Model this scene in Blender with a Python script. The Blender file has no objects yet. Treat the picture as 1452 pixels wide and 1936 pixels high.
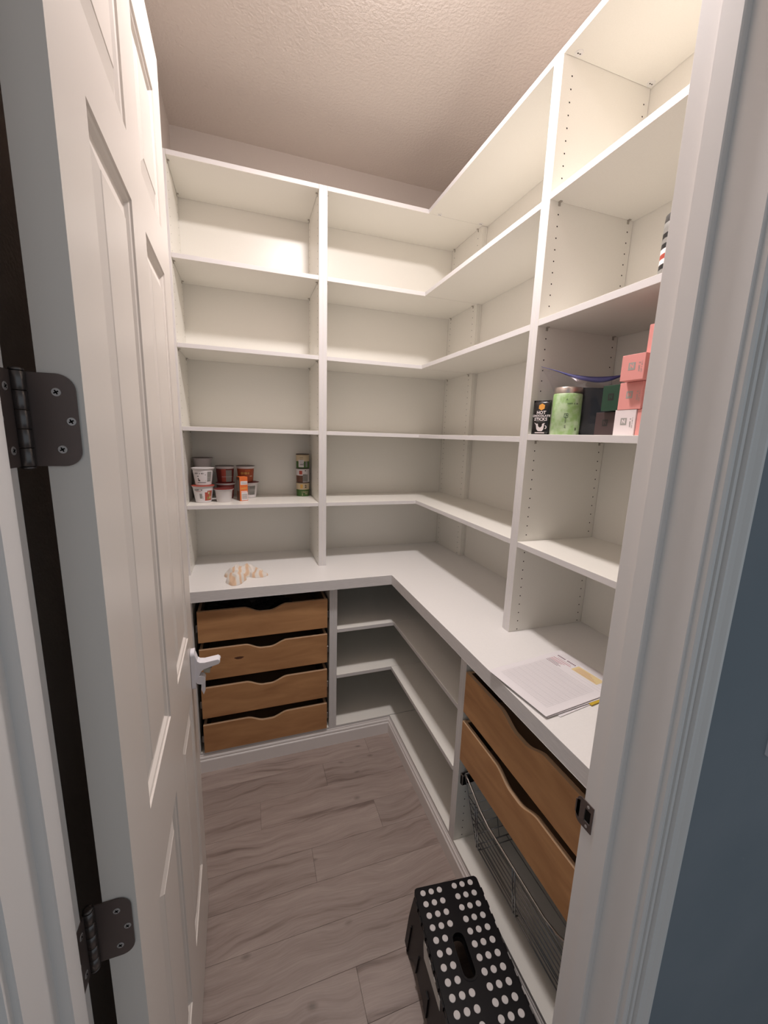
import bpy, bmesh, math, random
from mathutils import Vector, Matrix
random.seed(7)
SC = bpy.context.scene
COL = SC.collection

# ------------------------------------------------------------ camera
cam_d = bpy.data.cameras.new('camera')
cam = bpy.data.objects.new('camera', cam_d); COL.objects.link(cam)
YAW, PITCH, ROLL = 0.3321, -0.1877, 0.0318
fw = Vector((math.sin(YAW)*math.cos(PITCH), math.cos(YAW)*math.cos(PITCH), math.sin(PITCH)))
rt = Vector((math.cos(YAW), -math.sin(YAW), 0))
up = rt.cross(fw)
r2 = rt*math.cos(ROLL) + up*math.sin(ROLL)
u2 = -rt*math.sin(ROLL) + up*math.cos(ROLL)
M = Matrix((r2, u2, -fw)).transposed().to_4x4()
M.translation = Vector((0, 0, 1.6066))
cam.matrix_world = M
cam_d.sensor_fit = 'VERTICAL'; cam_d.sensor_height = 36.0; cam_d.sensor_width = 27.0
cam_d.lens = 760.0/1936.0*36.0
cam_d.clip_start = 0.02
SC.camera = cam

# ------------------------------------------------------------ world (dim cool daylight reaching the hall)
w = bpy.data.worlds.new('world'); SC.world = w; w.use_nodes = True
bg = w.node_tree.nodes['Background']
bg.inputs[0].default_value = (0.80, 0.91, 1.0, 1); bg.inputs[1].default_value = 0.30

# ------------------------------------------------------------ exposure
SC.view_settings.view_transform = 'Standard'
SC.view_settings.look = 'None'
SC.view_settings.gamma = 1.0
SC.view_settings.use_curve_mapping = False
SC.view_settings.exposure = 0.25
LAMP_STRENGTH = 255.0
LIGHT_C = (1.0, 0.935, 0.93)
LX, LY, LZ = 0.40, 1.14, 2.945

# ------------------------------------------------------------ materials
def new_mat(name, color, rough=0.5, metal=0.0, spec=0.5, emis=None, estr=0.0, alpha=1.0, coat=0.0):
    m = bpy.data.materials.new(name); m.use_nodes = True
    b = m.node_tree.nodes['Principled BSDF']
    b.inputs['Base Color'].default_value = (*color, 1)
    b.inputs['Roughness'].default_value = rough
    b.inputs['Metallic'].default_value = metal
    b.inputs['Specular IOR Level'].default_value = spec
    b.inputs['Coat Weight'].default_value = coat
    if emis: b.inputs['Emission Color'].default_value = (*emis, 1); b.inputs['Emission Strength'].default_value = estr
    if alpha < 1: b.inputs['Alpha'].default_value = alpha
    return m
def nd(m, t, **kw):
    n = m.node_tree.nodes.new(t)
    for k, v in kw.items(): setattr(n, k, v)
    return n
def ln(m, a, b): m.node_tree.links.new(a, b)
def bsdf(m): return m.node_tree.nodes['Principled BSDF']
def add_bump(m, scale, strength, dist=0.002, detail=3.0, stretch=None):
    tc = nd(m, 'ShaderNodeTexCoord'); n = nd(m, 'ShaderNodeTexNoise'); bp = nd(m, 'ShaderNodeBump')
    n.inputs['Scale'].default_value = scale; n.inputs['Detail'].default_value = detail
    mp = nd(m, 'ShaderNodeMapping')
    if stretch: mp.inputs['Scale'].default_value = stretch
    ln(m, tc.outputs['Object'], mp.inputs[0]); ln(m, mp.outputs[0], n.inputs['Vector'])
    bp.inputs['Strength'].default_value = strength; bp.inputs['Distance'].default_value = dist
    ln(m, n.outputs[0], bp.inputs['Height']); ln(m, bp.outputs[0], bsdf(m).inputs['Normal'])
    return n
def vary(m, c1, c2, scale=4.0, stretch=(1, 1, 1), detail=4.0, lo=0.35, hi=0.65):
    tc = nd(m, 'ShaderNodeTexCoord'); mp = nd(m, 'ShaderNodeMapping'); mp.inputs['Scale'].default_value = stretch
    n = nd(m, 'ShaderNodeTexNoise'); n.inputs['Scale'].default_value = scale; n.inputs['Detail'].default_value = detail
    r = nd(m, 'ShaderNodeValToRGB')
    r.color_ramp.elements[0].position = lo; r.color_ramp.elements[0].color = (*c1, 1)
    r.color_ramp.elements[1].position = hi; r.color_ramp.elements[1].color = (*c2, 1)
    ln(m, tc.outputs['Object'], mp.inputs[0]); ln(m, mp.outputs[0], n.inputs['Vector'])
    ln(m, n.outputs[0], r.inputs[0]); ln(m, r.outputs[0], bsdf(m).inputs['Base Color'])
    return n, r

MEL = new_mat('melamine_ivory', (0.86, 0.83, 0.74), 0.32)
vary(MEL, (0.88, 0.85, 0.783), (0.895, 0.865, 0.798), 300, detail=1)
EDGE = new_mat('melamine_edge_band', (0.73, 0.70, 0.69), 0.4)
CTOP = new_mat('laminate_worktop', (0.86, 0.835, 0.81), 0.33)
vary(CTOP, (0.85, 0.825, 0.80), (0.87, 0.845, 0.82), 260, detail=1)
CEDGE = new_mat('laminate_worktop_edge', (0.56, 0.54, 0.53), 0.45)
vary(CEDGE, (0.66, 0.635, 0.625), (0.76, 0.73, 0.715), 25, stretch=(1, 1, 30), detail=4)
DIVM = new_mat('lower_edge_band', (0.70, 0.675, 0.66), 0.45)
PAINT = new_mat('white_trim_paint', (0.82, 0.775, 0.745), 0.42)
add_bump(PAINT, 180, 0.04, 0.0005)
DOORP = new_mat('door_paint', (0.78, 0.71, 0.65), 0.36)
add_bump(DOORP, 220, 0.05, 0.0006)
WALL = new_mat('taupe_wall_paint', (0.56, 0.49, 0.44), 0.85)
add_bump(WALL, 150, 0.35, 0.002)
CEIL = new_mat('ceiling_texture', (0.78, 0.70, 0.645), 0.9)
cn = add_bump(CEIL, 95, 0.55, 0.004, 2.0)
HALL = new_mat('slate_blue_wall_paint', (0.20, 0.225, 0.255), 0.8)
vary(HALL, (0.205, 0.235, 0.265), (0.235, 0.26, 0.29), 3.5)
BRONZE = new_mat('bronze_hinge_metal', (0.15, 0.115, 0.105), 0.45, 0.6)
PINM = new_mat('hinge_barrel_metal', (0.16, 0.145, 0.14), 0.3, 0.9)
SCREWM = new_mat('screw_head', (0.50, 0.47, 0.46), 0.4, 0.5)
DARK = new_mat('dark_recess', (0.01, 0.008, 0.007), 0.9, spec=0.1)
BLACKP = new_mat('black_plastic', (0.006, 0.005, 0.006), 0.40, spec=0.22)
add_bump(BLACKP, 400, 0.1, 0.0005)
DOTM = new_mat('white_rubber_dot', (0.66, 0.62, 0.60), 0.6)
CHROME = new_mat('chrome_wire', (0.30, 0.30, 0.31), 0.28, 1.0)
CHROMR = new_mat('chrome_wire_highlight', (0.75, 0.74, 0.73), 0.22, 1.0)  # lighter copy of the chrome: the front rim's highlight put into its colour
SLIDE = new_mat('zinc_drawer_slide', (0.25, 0.24, 0.23), 0.35, 0.9)
WHITEP = new_mat('white_plastic', (0.80, 0.77, 0.80), 0.35)
CLEARP = new_mat('clear_plastic_catch', (0.55, 0.54, 0.45), 0.25, alpha=0.75)
LENS = new_mat('lamp_lens', (0.9, 0.9, 0.9), 0.5, emis=LIGHT_C, estr=LAMP_STRENGTH)

def wood(name, base, dark, light, edge=False):
    m = new_mat(name, base, 0.5)
    tc = nd(m, 'ShaderNodeTexCoord'); oi = nd(m, 'ShaderNodeObjectInfo')
    mp = nd(m, 'ShaderNodeMapping'); mp.inputs['Scale'].default_value = (3, 3, 14)
    va = nd(m, 'ShaderNodeVectorMath', operation='ADD')
    ln(m, tc.outputs['Object'], mp.inputs[0]); ln(m, mp.outputs[0], va.inputs[0]); ln(m, oi.outputs['Random'], va.inputs[1])
    n = nd(m, 'ShaderNodeTexNoise'); n.inputs['Scale'].default_value = 1.5; n.inputs['Detail'].default_value = 5; n.inputs['Distortion'].default_value = 0.6
    ln(m, va.outputs[0], n.inputs['Vector'])
    r = nd(m, 'ShaderNodeValToRGB')
    e = r.color_ramp.elements
    e[0].position = 0.25; e[0].color = (*dark, 1); e[1].position = 0.72; e[1].color = (*light, 1)
    ln(m, n.outputs[0], r.inputs[0]); ln(m, r.outputs[0], bsdf(m).inputs['Base Color'])
    return m
MAPLE = wood('birch_plywood_front', (0.33, 0.19, 0.095), (0.37, 0.175, 0.068), (0.55, 0.29, 0.125))
PLYEDGE = new_mat('plywood_edge', (0.50, 0.33, 0.20), 0.6)
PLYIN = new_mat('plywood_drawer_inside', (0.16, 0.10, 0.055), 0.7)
KNOT = new_mat('wood_knot', (0.10, 0.035, 0.015), 0.6)

PLANK = new_mat('grey_oak_plank', (0.3, 0.25, 0.23), 0.42)
def plank_nodes(m):
    tc = nd(m, 'ShaderNodeTexCoord'); oi = nd(m, 'ShaderNodeObjectInfo')
    mul = nd(m, 'ShaderNodeVectorMath', operation='SCALE'); mul.inputs['Scale'].default_value = 1.0
    cmb = nd(m, 'ShaderNodeCombineXYZ'); mm = nd(m, 'ShaderNodeMath', operation='MULTIPLY'); mm.inputs[1].default_value = 37.0
    ln(m, oi.outputs['Random'], mm.inputs[0]); ln(m, mm.outputs[0], cmb.inputs[0]); ln(m, mm.outputs[0], cmb.inputs[1])
    va = nd(m, 'ShaderNodeVectorMath', operation='ADD'); ln(m, tc.outputs['Object'], va.inputs[0]); ln(m, cmb.outputs[0], va.inputs[1])
    # warp
    nw = nd(m, 'ShaderNodeTexNoise'); nw.inputs['Scale'].default_value = 3.0; nw.inputs['Detail'].default_value = 2
    ln(m, va.outputs[0], nw.inputs['Vector'])
    sb = nd(m, 'ShaderNodeVectorMath', operation='SUBTRACT'); sb.inputs[1].default_value = (0.5, 0.5, 0.5); ln(m, nw.outputs['Color'], sb.inputs[0])
    sc = nd(m, 'ShaderNodeVectorMath', operation='MULTIPLY'); sc.inputs[1].default_value = (0.0, 0.14, 0); ln(m, sb.outputs[0], sc.inputs[0])
    v2 = nd(m, 'ShaderNodeVectorMath', operation='ADD'); ln(m, va.outputs[0], v2.inputs[0]); ln(m, sc.outputs[0], v2.inputs[1])
    st = nd(m, 'ShaderNodeVectorMath', operation='MULTIPLY'); st.inputs[1].default_value = (1.5, 21, 1); ln(m, v2.outputs[0], st.inputs[0])
    n1 = nd(m, 'ShaderNodeTexNoise'); n1.inputs['Scale'].default_value = 1.0; n1.inputs['Detail'].default_value = 6; n1.inputs['Roughness'].default_value = 0.62
    ln(m, st.outputs[0], n1.inputs['Vector'])
    r1 = nd(m, 'ShaderNodeValToRGB'); e = r1.color_ramp.elements
    e[0].position = 0.34; e[0].color = (0.20, 0.148, 0.127, 1); e[1].position = 0.68; e[1].color = (0.42, 0.34, 0.30, 1)
    x = r1.color_ramp.elements.new(0.45); x.color = (0.335, 0.262, 0.23, 1)
    ln(m, n1.outputs[0], r1.inputs[0])
    # fine fibres
    s3 = nd(m, 'ShaderNodeVectorMath', operation='MULTIPLY'); s3.inputs[1].default_value = (12, 260, 1); ln(m, v2.outputs[0], s3.inputs[0])
    n2 = nd(m, 'ShaderNodeTexNoise'); n2.inputs['Scale'].default_value = 1.0; n2.inputs['Detail'].default_value = 2; ln(m, s3.outputs[0], n2.inputs['Vector'])
    mr = nd(m, 'ShaderNodeMapRange'); mr.inputs['From Min'].default_value = 0.3; mr.inputs['From Max'].default_value = 0.7; mr.inputs['To Min'].default_value = 0.9; mr.inputs['To Max'].default_value = 1.08
    ln(m, n2.outputs[0], mr.inputs[0])
    # plank to plank
    mr2 = nd(m, 'ShaderNodeMapRange'); mr2.inputs['To Min'].default_value = 0.93; mr2.inputs['To Max'].default_value = 1.06; ln(m, oi.outputs['Random'], mr2.inputs[0])
    # knots
    vo = nd(m, 'ShaderNodeTexVoronoi'); vo.inputs['Scale'].default_value = 1.0
    s4 = nd(m, 'ShaderNodeVectorMath', operation='MULTIPLY'); s4.inputs[1].default_value = (5.0, 9.0, 1); ln(m, v2.outputs[0], s4.inputs[0]); ln(m, s4.outputs[0], vo.inputs['Vector'])
    kr = nd(m, 'ShaderNodeMapRange'); kr.inputs['From Min'].default_value = 0.02; kr.inputs['From Max'].default_value = 0.10; kr.inputs['To Min'].default_value = 0.55; kr.inputs['To Max'].default_value = 1.0
    ln(m, vo.outputs['Distance'], kr.inputs[0])
    a = nd(m, 'ShaderNodeMath', operation='MULTIPLY'); ln(m, mr.outputs[0], a.inputs[0]); ln(m, mr2.outputs[0], a.inputs[1])
    b = nd(m, 'ShaderNodeMath', operation='MULTIPLY'); ln(m, a.outputs[0], b.inputs[0]); ln(m, kr.outputs[0], b.inputs[1])
    c = nd(m, 'ShaderNodeVectorMath', operation='SCALE'); ln(m, r1.outputs[0], c.inputs[0]); ln(m, b.outputs[0], c.inputs['Scale'])
    ln(m, c.outputs[0], bsdf(m).inputs['Base Color'])
    bp = nd(m, 'ShaderNodeBump'); bp.inputs['Strength'].default_value = 0.15; bp.inputs['Distance'].default_value = 0.001
    ln(m, n2.outputs[0], bp.inputs['Height']); ln(m, bp.outputs[0], bsdf(m).inputs['Normal'])
plank_nodes(PLANK)
SUBF = new_mat('plank_joint_dark', (0.14, 0.11, 0.10), 0.9)

def flat(name, c, rough=0.5, **k): return new_mat(name, c, rough, **k)
P_WHITE = flat('print_white', (0.70, 0.66, 0.66)); P_CREAM = flat('print_cream', (0.62, 0.50, 0.33)); P_RED = flat('print_red', (0.42, 0.07, 0.045))
P_MAROON = flat('print_maroon', (0.16, 0.022, 0.018)); P_GREY = flat('print_grey', (0.26, 0.25, 0.23)); P_DGREY = flat('print_dark_grey', (0.07, 0.065, 0.06))
P_BLACK = flat('print_black', (0.015, 0.014, 0.014)); P_ORANGE = flat('print_orange', (0.72, 0.16, 0.035)); P_BROWN = flat('print_brown', (0.13, 0.055, 0.03))
P_RUST = flat('print_rust', (0.34, 0.065, 0.022)); P_YELL = flat('print_yellow', (0.72, 0.42, 0.10)); P_GREEN = flat('print_green', (0.06, 0.14, 0.03))
P_DGREEN = flat('print_dark_green', (0.012, 0.05, 0.026)); P_PINK = flat('carton_pink', (0.80, 0.33, 0.30)); P_PINKD = flat('carton_pink_flap', (0.72, 0.27, 0.25))
P_CHOC = flat('carton_brown', (0.055, 0.032, 0.032)); P_CARTW = flat('carton_white', (0.82, 0.73, 0.73)); P_LOGO = flat('logo_silver', (0.42, 0.41, 0.39), 0.35, metal=0.3)
P_OLIVE = flat('print_olive', (0.28, 0.20, 0.05)); P_HEX = flat('badge_orange', (0.75, 0.33, 0.05))
TINLID = flat('brushed_tin_lid', (0.62, 0.54, 0.50), 0.28, metal=0.95)
TING = new_mat('tin_green', (0.40, 0.60, 0.27), 0.42); vary(TING, (0.33, 0.52, 0.20), (0.52, 0.66, 0.42), 45, lo=0.4, hi=0.62)
FILM = flat('foil_lid', (0.10, 0.07, 0.06), 0.35, metal=0.4)
BOWLM = flat('white_bowl_plastic', (0.66, 0.62, 0.62), 0.35)
PAPER = flat('paper', (0.80, 0.76, 0.77), 0.8)
INKL = flat('ink_faint', (0.55, 0.52, 0.53), 0.8); INKD = flat('ink_dark', (0.22, 0.12, 0.15), 0.8); INKR = flat('ink_red', (0.55, 0.22, 0.26), 0.8); NOTE = flat('highlight_yellow', (0.80, 0.63, 0.33), 0.8)
FOLD = flat('yellow_folder', (0.62, 0.42, 0.03), 0.6)
ZIPM = flat('zip_blue', (0.085, 0.085, 0.26), 0.35)
POUCH = flat('black_foil_pouch', (0.012, 0.010, 0.010), 0.22)

# ------------------------------------------------------------ mesh helpers (all coordinates are world coordinates)
class B:
    def __init__(s): s.bm = bmesh.new(); s.mats = []
    def mi(s, m):
        if m not in s.mats: s.mats.append(m)
        return s.mats.index(m)
    def box(s, x0, x1, y0, y1, z0, z1, mat, front=None, fmat=None, top=None):
        vs = [s.bm.verts.new(p) for p in ((x0,y0,z0),(x1,y0,z0),(x1,y1,z0),(x0,y1,z0),(x0,y0,z1),(x1,y0,z1),(x1,y1,z1),(x0,y1,z1))]
        F = {'-z':(0,3,2,1),'+z':(4,5,6,7),'-y':(0,1,5,4),'+x':(1,2,6,5),'+y':(2,3,7,6),'-x':(3,0,4,7)}
        for k, f in F.items():
            fc = s.bm.faces.new([vs[i] for i in f]); fc.material_index = s.mi(mat)
            if front and k in front: fc.material_index = s.mi(fmat)
            if top is not None and k == '+z': fc.material_index = s.mi(top)
        return vs
    def quad(s, pts, mat):
        f = s.bm.faces.new([s.bm.verts.new(p) for p in pts]); f.material_index = s.mi(mat); return f
    def prism(s, poly, ext, mat, cap=None, holes=()):
        """poly: list of 3D points (planar), extruded by vector ext; holes: more loops"""
        ext = Vector(ext)
        for off, flip in ((Vector((0,0,0)), True), (ext, False)):
            loops = []; es = []
            for lp in (poly, *holes):
                v = [s.bm.verts.new(Vector(p)+off) for p in lp]
                es += [s.bm.edges.new((v[i], v[(i+1) % len(v)])) for i in range(len(v))]
                loops.append(v)
            r = bmesh.ops.triangle_fill(s.bm, edges=es, use_beauty=True)
            for g in r['geom']:
                if isinstance(g, bmesh.types.BMFace): g.material_index = s.mi(cap or mat)
            if flip: L0 = loops
            else:
                for a, b in zip(L0, loops):
                    n = len(a)
                    for i in range(n):
                        f = s.bm.faces.new((a[i], a[(i+1) % n], b[(i+1) % n], b[i])); f.material_index = s.mi(mat)
    def tube(s, pts, r, mat, n=6, cap=True):
        pts = [Vector(p) for p in pts]; rings = []
        up = Vector((0,0,1))
        for i, p in enumerate(pts):
            d = ((pts[i+1]-p) if i < len(pts)-1 else (p-pts[i-1])).normalized()
            if 0 < i < len(pts)-1: d = ((pts[i+1]-p).normalized()+(p-pts[i-1]).normalized()).normalized()
            a = d.cross(up); 
            if a.length < 1e-3: a = d.cross(Vector((1,0,0)))
            a.normalize(); b = d.cross(a)
            rings.append([s.bm.verts.new(p+(a*math.cos(t)+b*math.sin(t))*r) for t in [2*math.pi*k/n for k in range(n)]])
        for A, C in zip(rings, rings[1:]):
            for k in range(n):
                f = s.bm.faces.new((A[k], A[(k+1) % n], C[(k+1) % n], C[k])); f.material_index = s.mi(mat); f.smooth = True
        if cap:
            for R in (rings[0], rings[-1][::-1]):
                f = s.bm.faces.new(R); f.material_index = s.mi(mat)
    def lathe(s, c, prof, mat, n=40, matf=None, smooth=True, cap0=True, cap1=True, capm=None):
        """prof: (r, z) from bottom to top; matf(angle, k) -> material"""
        cx, cy, cz = c; R = []
        for r, z in prof:
            R.append([s.bm.verts.new((cx+r*math.cos(2*math.pi*k/n), cy+r*math.sin(2*math.pi*k/n), cz+z)) for k in range(n)])
        for j, (A, C) in enumerate(zip(R, R[1:])):
            for k in range(n):
                f = s.bm.faces.new((A[k], A[(k+1) % n], C[(k+1) % n], C[k]))
                m = matf(math.degrees(2*math.pi*(k+.5)/n), j) if matf else mat
                f.material_index = s.mi(m or mat); f.smooth = smooth
        if cap0: s.bm.faces.new(R[0][::-1]).material_index = s.mi(mat)
        if cap1: s.bm.faces.new(R[-1]).material_index = s.mi(capm or mat)
    def bevel(s, w, seg=1):
        s.bm.normal_update()
        es = [e for e in s.bm.edges if len(e.link_faces) == 2 and e.calc_face_angle(0) > 0.6]
        bmesh.ops.bevel(s.bm, geom=es, offset=w, segments=seg, affect='EDGES', profile=0.6, clamp_overlap=True)

def empty(name, loc, label=None, cat=None, group=None, kind=None):
    o = bpy.data.objects.new(name, None); COL.objects.link(o); o.location = loc
    o.empty_display_size = 0.05
    tag(o, label, cat, group, kind); return o
def tag(o, label=None, cat=None, group=None, kind=None):
    if label: o['label'] = label
    if cat: o['category'] = cat
    if group: o['group'] = group
    if kind: o['kind'] = kind
    return o
def root_loc(o):
    v = Vector((0,0,0))
    while o is not None: v += o.location; o = o.parent
    return v
def obj(name, b, parent=None, origin=None, label=None, cat=None, group=None, kind=None, rot=None, pivot=None):
    """link the builder's geometry as one mesh object; rot/pivot turn it about z first"""
    if rot: bmesh.ops.rotate(b.bm, cent=pivot, matrix=Matrix.Rotation(rot, 3, 'Z'), verts=b.bm.verts)
    base = root_loc(parent) if parent is not None else Vector((0,0,0))
    og = Vector(origin) if origin else (base if parent is not None else Vector((0,0,0)))
    bmesh.ops.translate(b.bm, vec=-og, verts=b.bm.verts)
    bmesh.ops.recalc_face_normals(b.bm, faces=b.bm.faces)
    me = bpy.data.meshes.new(name); b.bm.to_mesh(me); b.bm.free()
    for m in b.mats: me.materials.append(m)
    o = bpy.data.objects.new(name, me); COL.objects.link(o)
    if parent is not None: o.parent = parent
    o.location = og - base
    return tag(o, label, cat, group, kind)
def inst(name, src, loc, parent, rotz=0):
    o = bpy.data.objects.new(name, src.data); COL.objects.link(o); o.parent = parent
    o.location = Vector(loc) - root_loc(parent); o.rotation_euler[2] = rotz
    return o
def arc(cx, cy, r, a0, a1, n):
    return [(cx+r*math.cos(math.radians(a0+(a1-a0)*i/n)), cy+r*math.sin(math.radians(a0+(a1-a0)*i/n))) for i in range(n+1)]
def rrect(x0, x1, y0, y1, r, n=5):
    return arc(x1-r,y1-r,r,0,90,n)+arc(x0+r,y1-r,r,90,180,n)+arc(x0+r,y0+r,r,180,270,n)+arc(x1-r,y0+r,r,270,360,n)
def text_polys(b, txt, size, mapf, mat, align='CENTER', bold=0.0):
    """flat print: letters laid by mapf(u, v) -> world point"""
    cu = bpy.data.curves.new('lettering', 'FONT'); cu.body = txt; cu.size = size; cu.align_x = align; cu.align_y = 'CENTER'
    cu.resolution_u = 2; cu.offset = bold
    o = bpy.data.objects.new('lettering', cu); COL.objects.link(o)
    me = bpy.data.meshes.new_from_object(o.evaluated_get(bpy.context.evaluated_depsgraph_get()))
    vs = [b.bm.verts.new(mapf(v.co.x, v.co.y)) for v in me.vertices]
    for p in me.polygons:
        try: f = b.bm.faces.new([vs[i] for i in p.vertices]); f.material_index = b.mi(mat)
        except ValueError: pass
    bpy.data.objects.remove(o); bpy.data.curves.remove(cu); bpy.data.meshes.remove(me)
def marks(b, n, size, mapf, mat, seed=1):
    """print too small to read in the photograph: a row of letter-like strokes"""
    rn = random.Random(seed); cw = size*.66; t_ = size*.14; hh_ = size*.36
    def q(u0,u1,v0,v1): b.quad([mapf(u0,v0),mapf(u1,v0),mapf(u1,v1),mapf(u0,v1)], mat)
    for k in range(n):
        u = (k-n/2)*cw
        if rn.random() < .12: continue
        q(u,u+t_,-hh_,hh_)
        if rn.random() < .6: q(u+t_,u+cw*.62,hh_-t_,hh_)
        if rn.random() < .5: q(u+t_,u+cw*.55,-t_/2,t_/2)
        if rn.random() < .5: q(u+t_,u+cw*.62,-hh_,-hh_+t_)
        if rn.random() < .5: q(u+cw*.62,u+cw*.62+t_,-hh_,hh_)
def wrap_marks(b, n, size, cx, cy, r, z, ang, mat, seed=1):
    a0 = math.radians(ang)
    marks(b, n, size, lambda u,v: (cx+(r+.0005)*math.cos(a0+u/r),cy+(r+.0005)*math.sin(a0+u/r),z+v), mat, seed)
def one(name, x0,x1,y0,y1,z0,z1, mat, parent=None, bev=0.0, **k):
    fr = k.pop('front', None); fm = k.pop('fmat', None)
    b = B(); b.box(x0,x1,y0,y1,z0,z1,mat,fr,fm)
    if bev: b.bevel(bev)
    return obj(name, b, parent, **k)

# ------------------------------------------------------------ measures
XL, XW, YB = -0.267, 1.216, 2.346           # inside faces: left cabinet side, right wall, back wall
XWL = -0.287                                 # left wall
YJ, YH = 0.472, 0.352                        # doorway: pantry side, hall side
XJL, XJR = -0.205, 0.572                     # jamb faces
ZC, ZH = 2.97, 2.458
T = 0.0193

# ------------------------------------------------------------ room shell
fl = empty('floor', (0,0,0), 'grey brown wood look plank floor of the pantry', kind='structure')
one('subfloor', -1.9,2.3,-1.5,YB+.1,-.05,-.004, SUBF, fl)
seams = [1.982,1.849,1.716,1.584,1.451,1.316,1.187,1.050,.915,.786,.655,.524,.393,.262,.131,0,-.131,-.262,-.393,-.524,-.655,-.786,-.917]
joints = [0.25,.556,.312,.012,.494,.197,-.42,.62,.272,-.05,.40,-.3,.15,.55,-.1,.3,.7,0,.4,-.2,.2,.6]
pk = {}
for (ya, yb), jx in zip(zip(seams[1:], seams), joints):
    wd = round(yb-ya, 4)
    if wd not in pk:
        b = B(); b.box(0.0003,1.2197,.0003,wd-.0003,-.004,0,PLANK); b.bevel(.0004)
        o = obj('plank', b, fl); pk[wd] = o; o['_used'] = 0
    for k in (-1, 0):
        x = jx + k*1.22
        if not pk[wd]['_used']: o = pk[wd]; o.location = (x, ya, 0); o['_used'] = 1
        else: inst('plank', pk[wd], (x, ya, 0), fl)
for o in pk.values(): del o['_used']
one('ceiling', -1.9,2.3,-1.5,YB+.1,ZC,ZC+.05, CEIL, kind='structure')
one('wall_back', XWL-.1,XW+.1,YB,YB+.1,0,ZC, WALL, kind='structure')
one('wall_left', XWL-.1,XWL,YJ-.02,YB,0,ZC, WALL, kind='structure')
one('wall_right', XW,XW+.1,YJ-.02,YB,0,ZC, WALL, kind='structure')
b = B()
b.box(-1.9, XJL-.02, YH, YJ, 0, ZC, WALL, ('-y',), HALL)
b.box(XJR+.02, 2.3, YH, YJ, 0, ZC, WALL, ('-y',), HALL)
b.box(XJL-.02, XJR+.02, YH, YJ, ZH+.02, ZC, WALL, ('-y',), HALL)
obj('wall_front', b, kind='structure')

# door frame: jambs, stops and casings
def jamb(name, sx, xf, label):
    root = empty(name, (xf, YH, 0), label, kind='structure')
    b = B(); b.box(min(xf, xf+sx*.0195), max(xf, xf+sx*.0195), YH, YJ, 0, ZH+.02, PAINT); b.bevel(.0012)
    obj('jamb_board', b, root)
    st = .011
    b = B(); a, c = xf-sx*st, xf
    prof = [(c, .4055), (a, .4095 if 0 else .4075), (a, .4350), (c, .4350)]
    prof = [(c, .4055), (a+sx*.0015, .4058), (a, .4075), (a, .4345), (a+sx*.0006, .4350), (c, .4350)]
    b.prism([(x, y, 0.0) for x, y in prof], (0,0,ZH-.012), PAINT)
    obj('door_stop', b, root)
    # casing on the hall side: moulded profile, measured outwards from the reveal
    rv = .005
    cp = [(0,0),(0,.0075),(.003,.010),(.0075,.010),(.0085,.004),(.0115,.004),(.013,.0105),(.017,.0115),(.018,.006),(.0205,.006),(.022,.0155),(.026,.0155),(.029,.011),(.036,.0095),(.043,.012),(.047,.0175),(.0525,.0175),(.0555,.0135),(.0555,0)]
    b = B()
    b.prism([(xf+sx*(rv+u), YH-v, 0) for u, v in cp], (0,0,ZH+.06), PAINT)
    obj('casing', b, root)
    return root
jl = jamb('trim_1', -1, XJL, 'left door jamb with stop and casing')
jr = jamb('trim_2', 1, XJR, 'right door jamb with stop, strike plate and casing')
b = B(); b.box(XJL, XJR, YH, YJ, ZH, ZH+.02, PAINT); b.box(XJL, XJR, .4055, .435, ZH-.011, ZH, PAINT); b.box(XJL+.0, XJR, YH-.013, YH, ZH+.005, ZH+.06, PAINT)
obj('trim_3', b, kind='structure', label='head of the door frame')

# strike plate
b = B()
pl = [(.449,.905),(.474,.905)] + arc(.474,.916,.011,-80,-5,4) + arc(.474,.949,.011,5,80,4) + [(.474,.960),(.449,.960)]
hole = [(.4535,.920),(.4665,.920),(.4665,.946),(.4535,.946)]
b.prism([(XJR-.0016, y, z) for y, z in pl], (.0015,0,0), BRONZE, holes=[[(XJR-.0016, y, z) for y, z in hole]])
b.prism([(XJR-.0016, .478, .914),(XJR-.0016,.488,.920),(XJR-.0016,.488,.946),(XJR-.0016,.478,.952)], (.003,0,0), BRONZE)
o = obj('strike_plate', b, jr, label='dark bronze strike plate')
b = B(); b.box(XJR-.0005, XJR+.0, .4545,.4660,.921,.945, DARK)
obj('latch_hole', b, jr)
for z in (.9125,.9535):
    b = B(); b.lathe((0,0,0), [(.0028,0),(.0026,.0008)], SCREWM, 12)
    bmesh.ops.rotate(b.bm, cent=(0,0,0), matrix=Matrix.Rotation(-math.pi/2, 3, 'Y'), verts=b.bm.verts)
    bmesh.ops.translate(b.bm, vec=(XJR-.0016,.460,z), verts=b.bm.verts)
    obj('screw', b, o)

# light switch plate on the hall wall
lsx = .822
t = empty('light_switch', (lsx+.035, YH, 1.09), 'white switch plate on the slate blue wall, cut by the right edge', 'switch')
b = B(); b.prism([(x, YH-.006, z) for x, z in rrect(lsx, lsx+.07, 1.09, 1.205, .004)], (0,.006,0), WHITEP); obj('cover_plate', b, t)
b = B(); b.box(lsx+.019, lsx+.052, YH-.009, YH-.006, 1.115,1.18, WHITEP); b.bevel(.001); obj('rocker', b, t)

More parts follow.
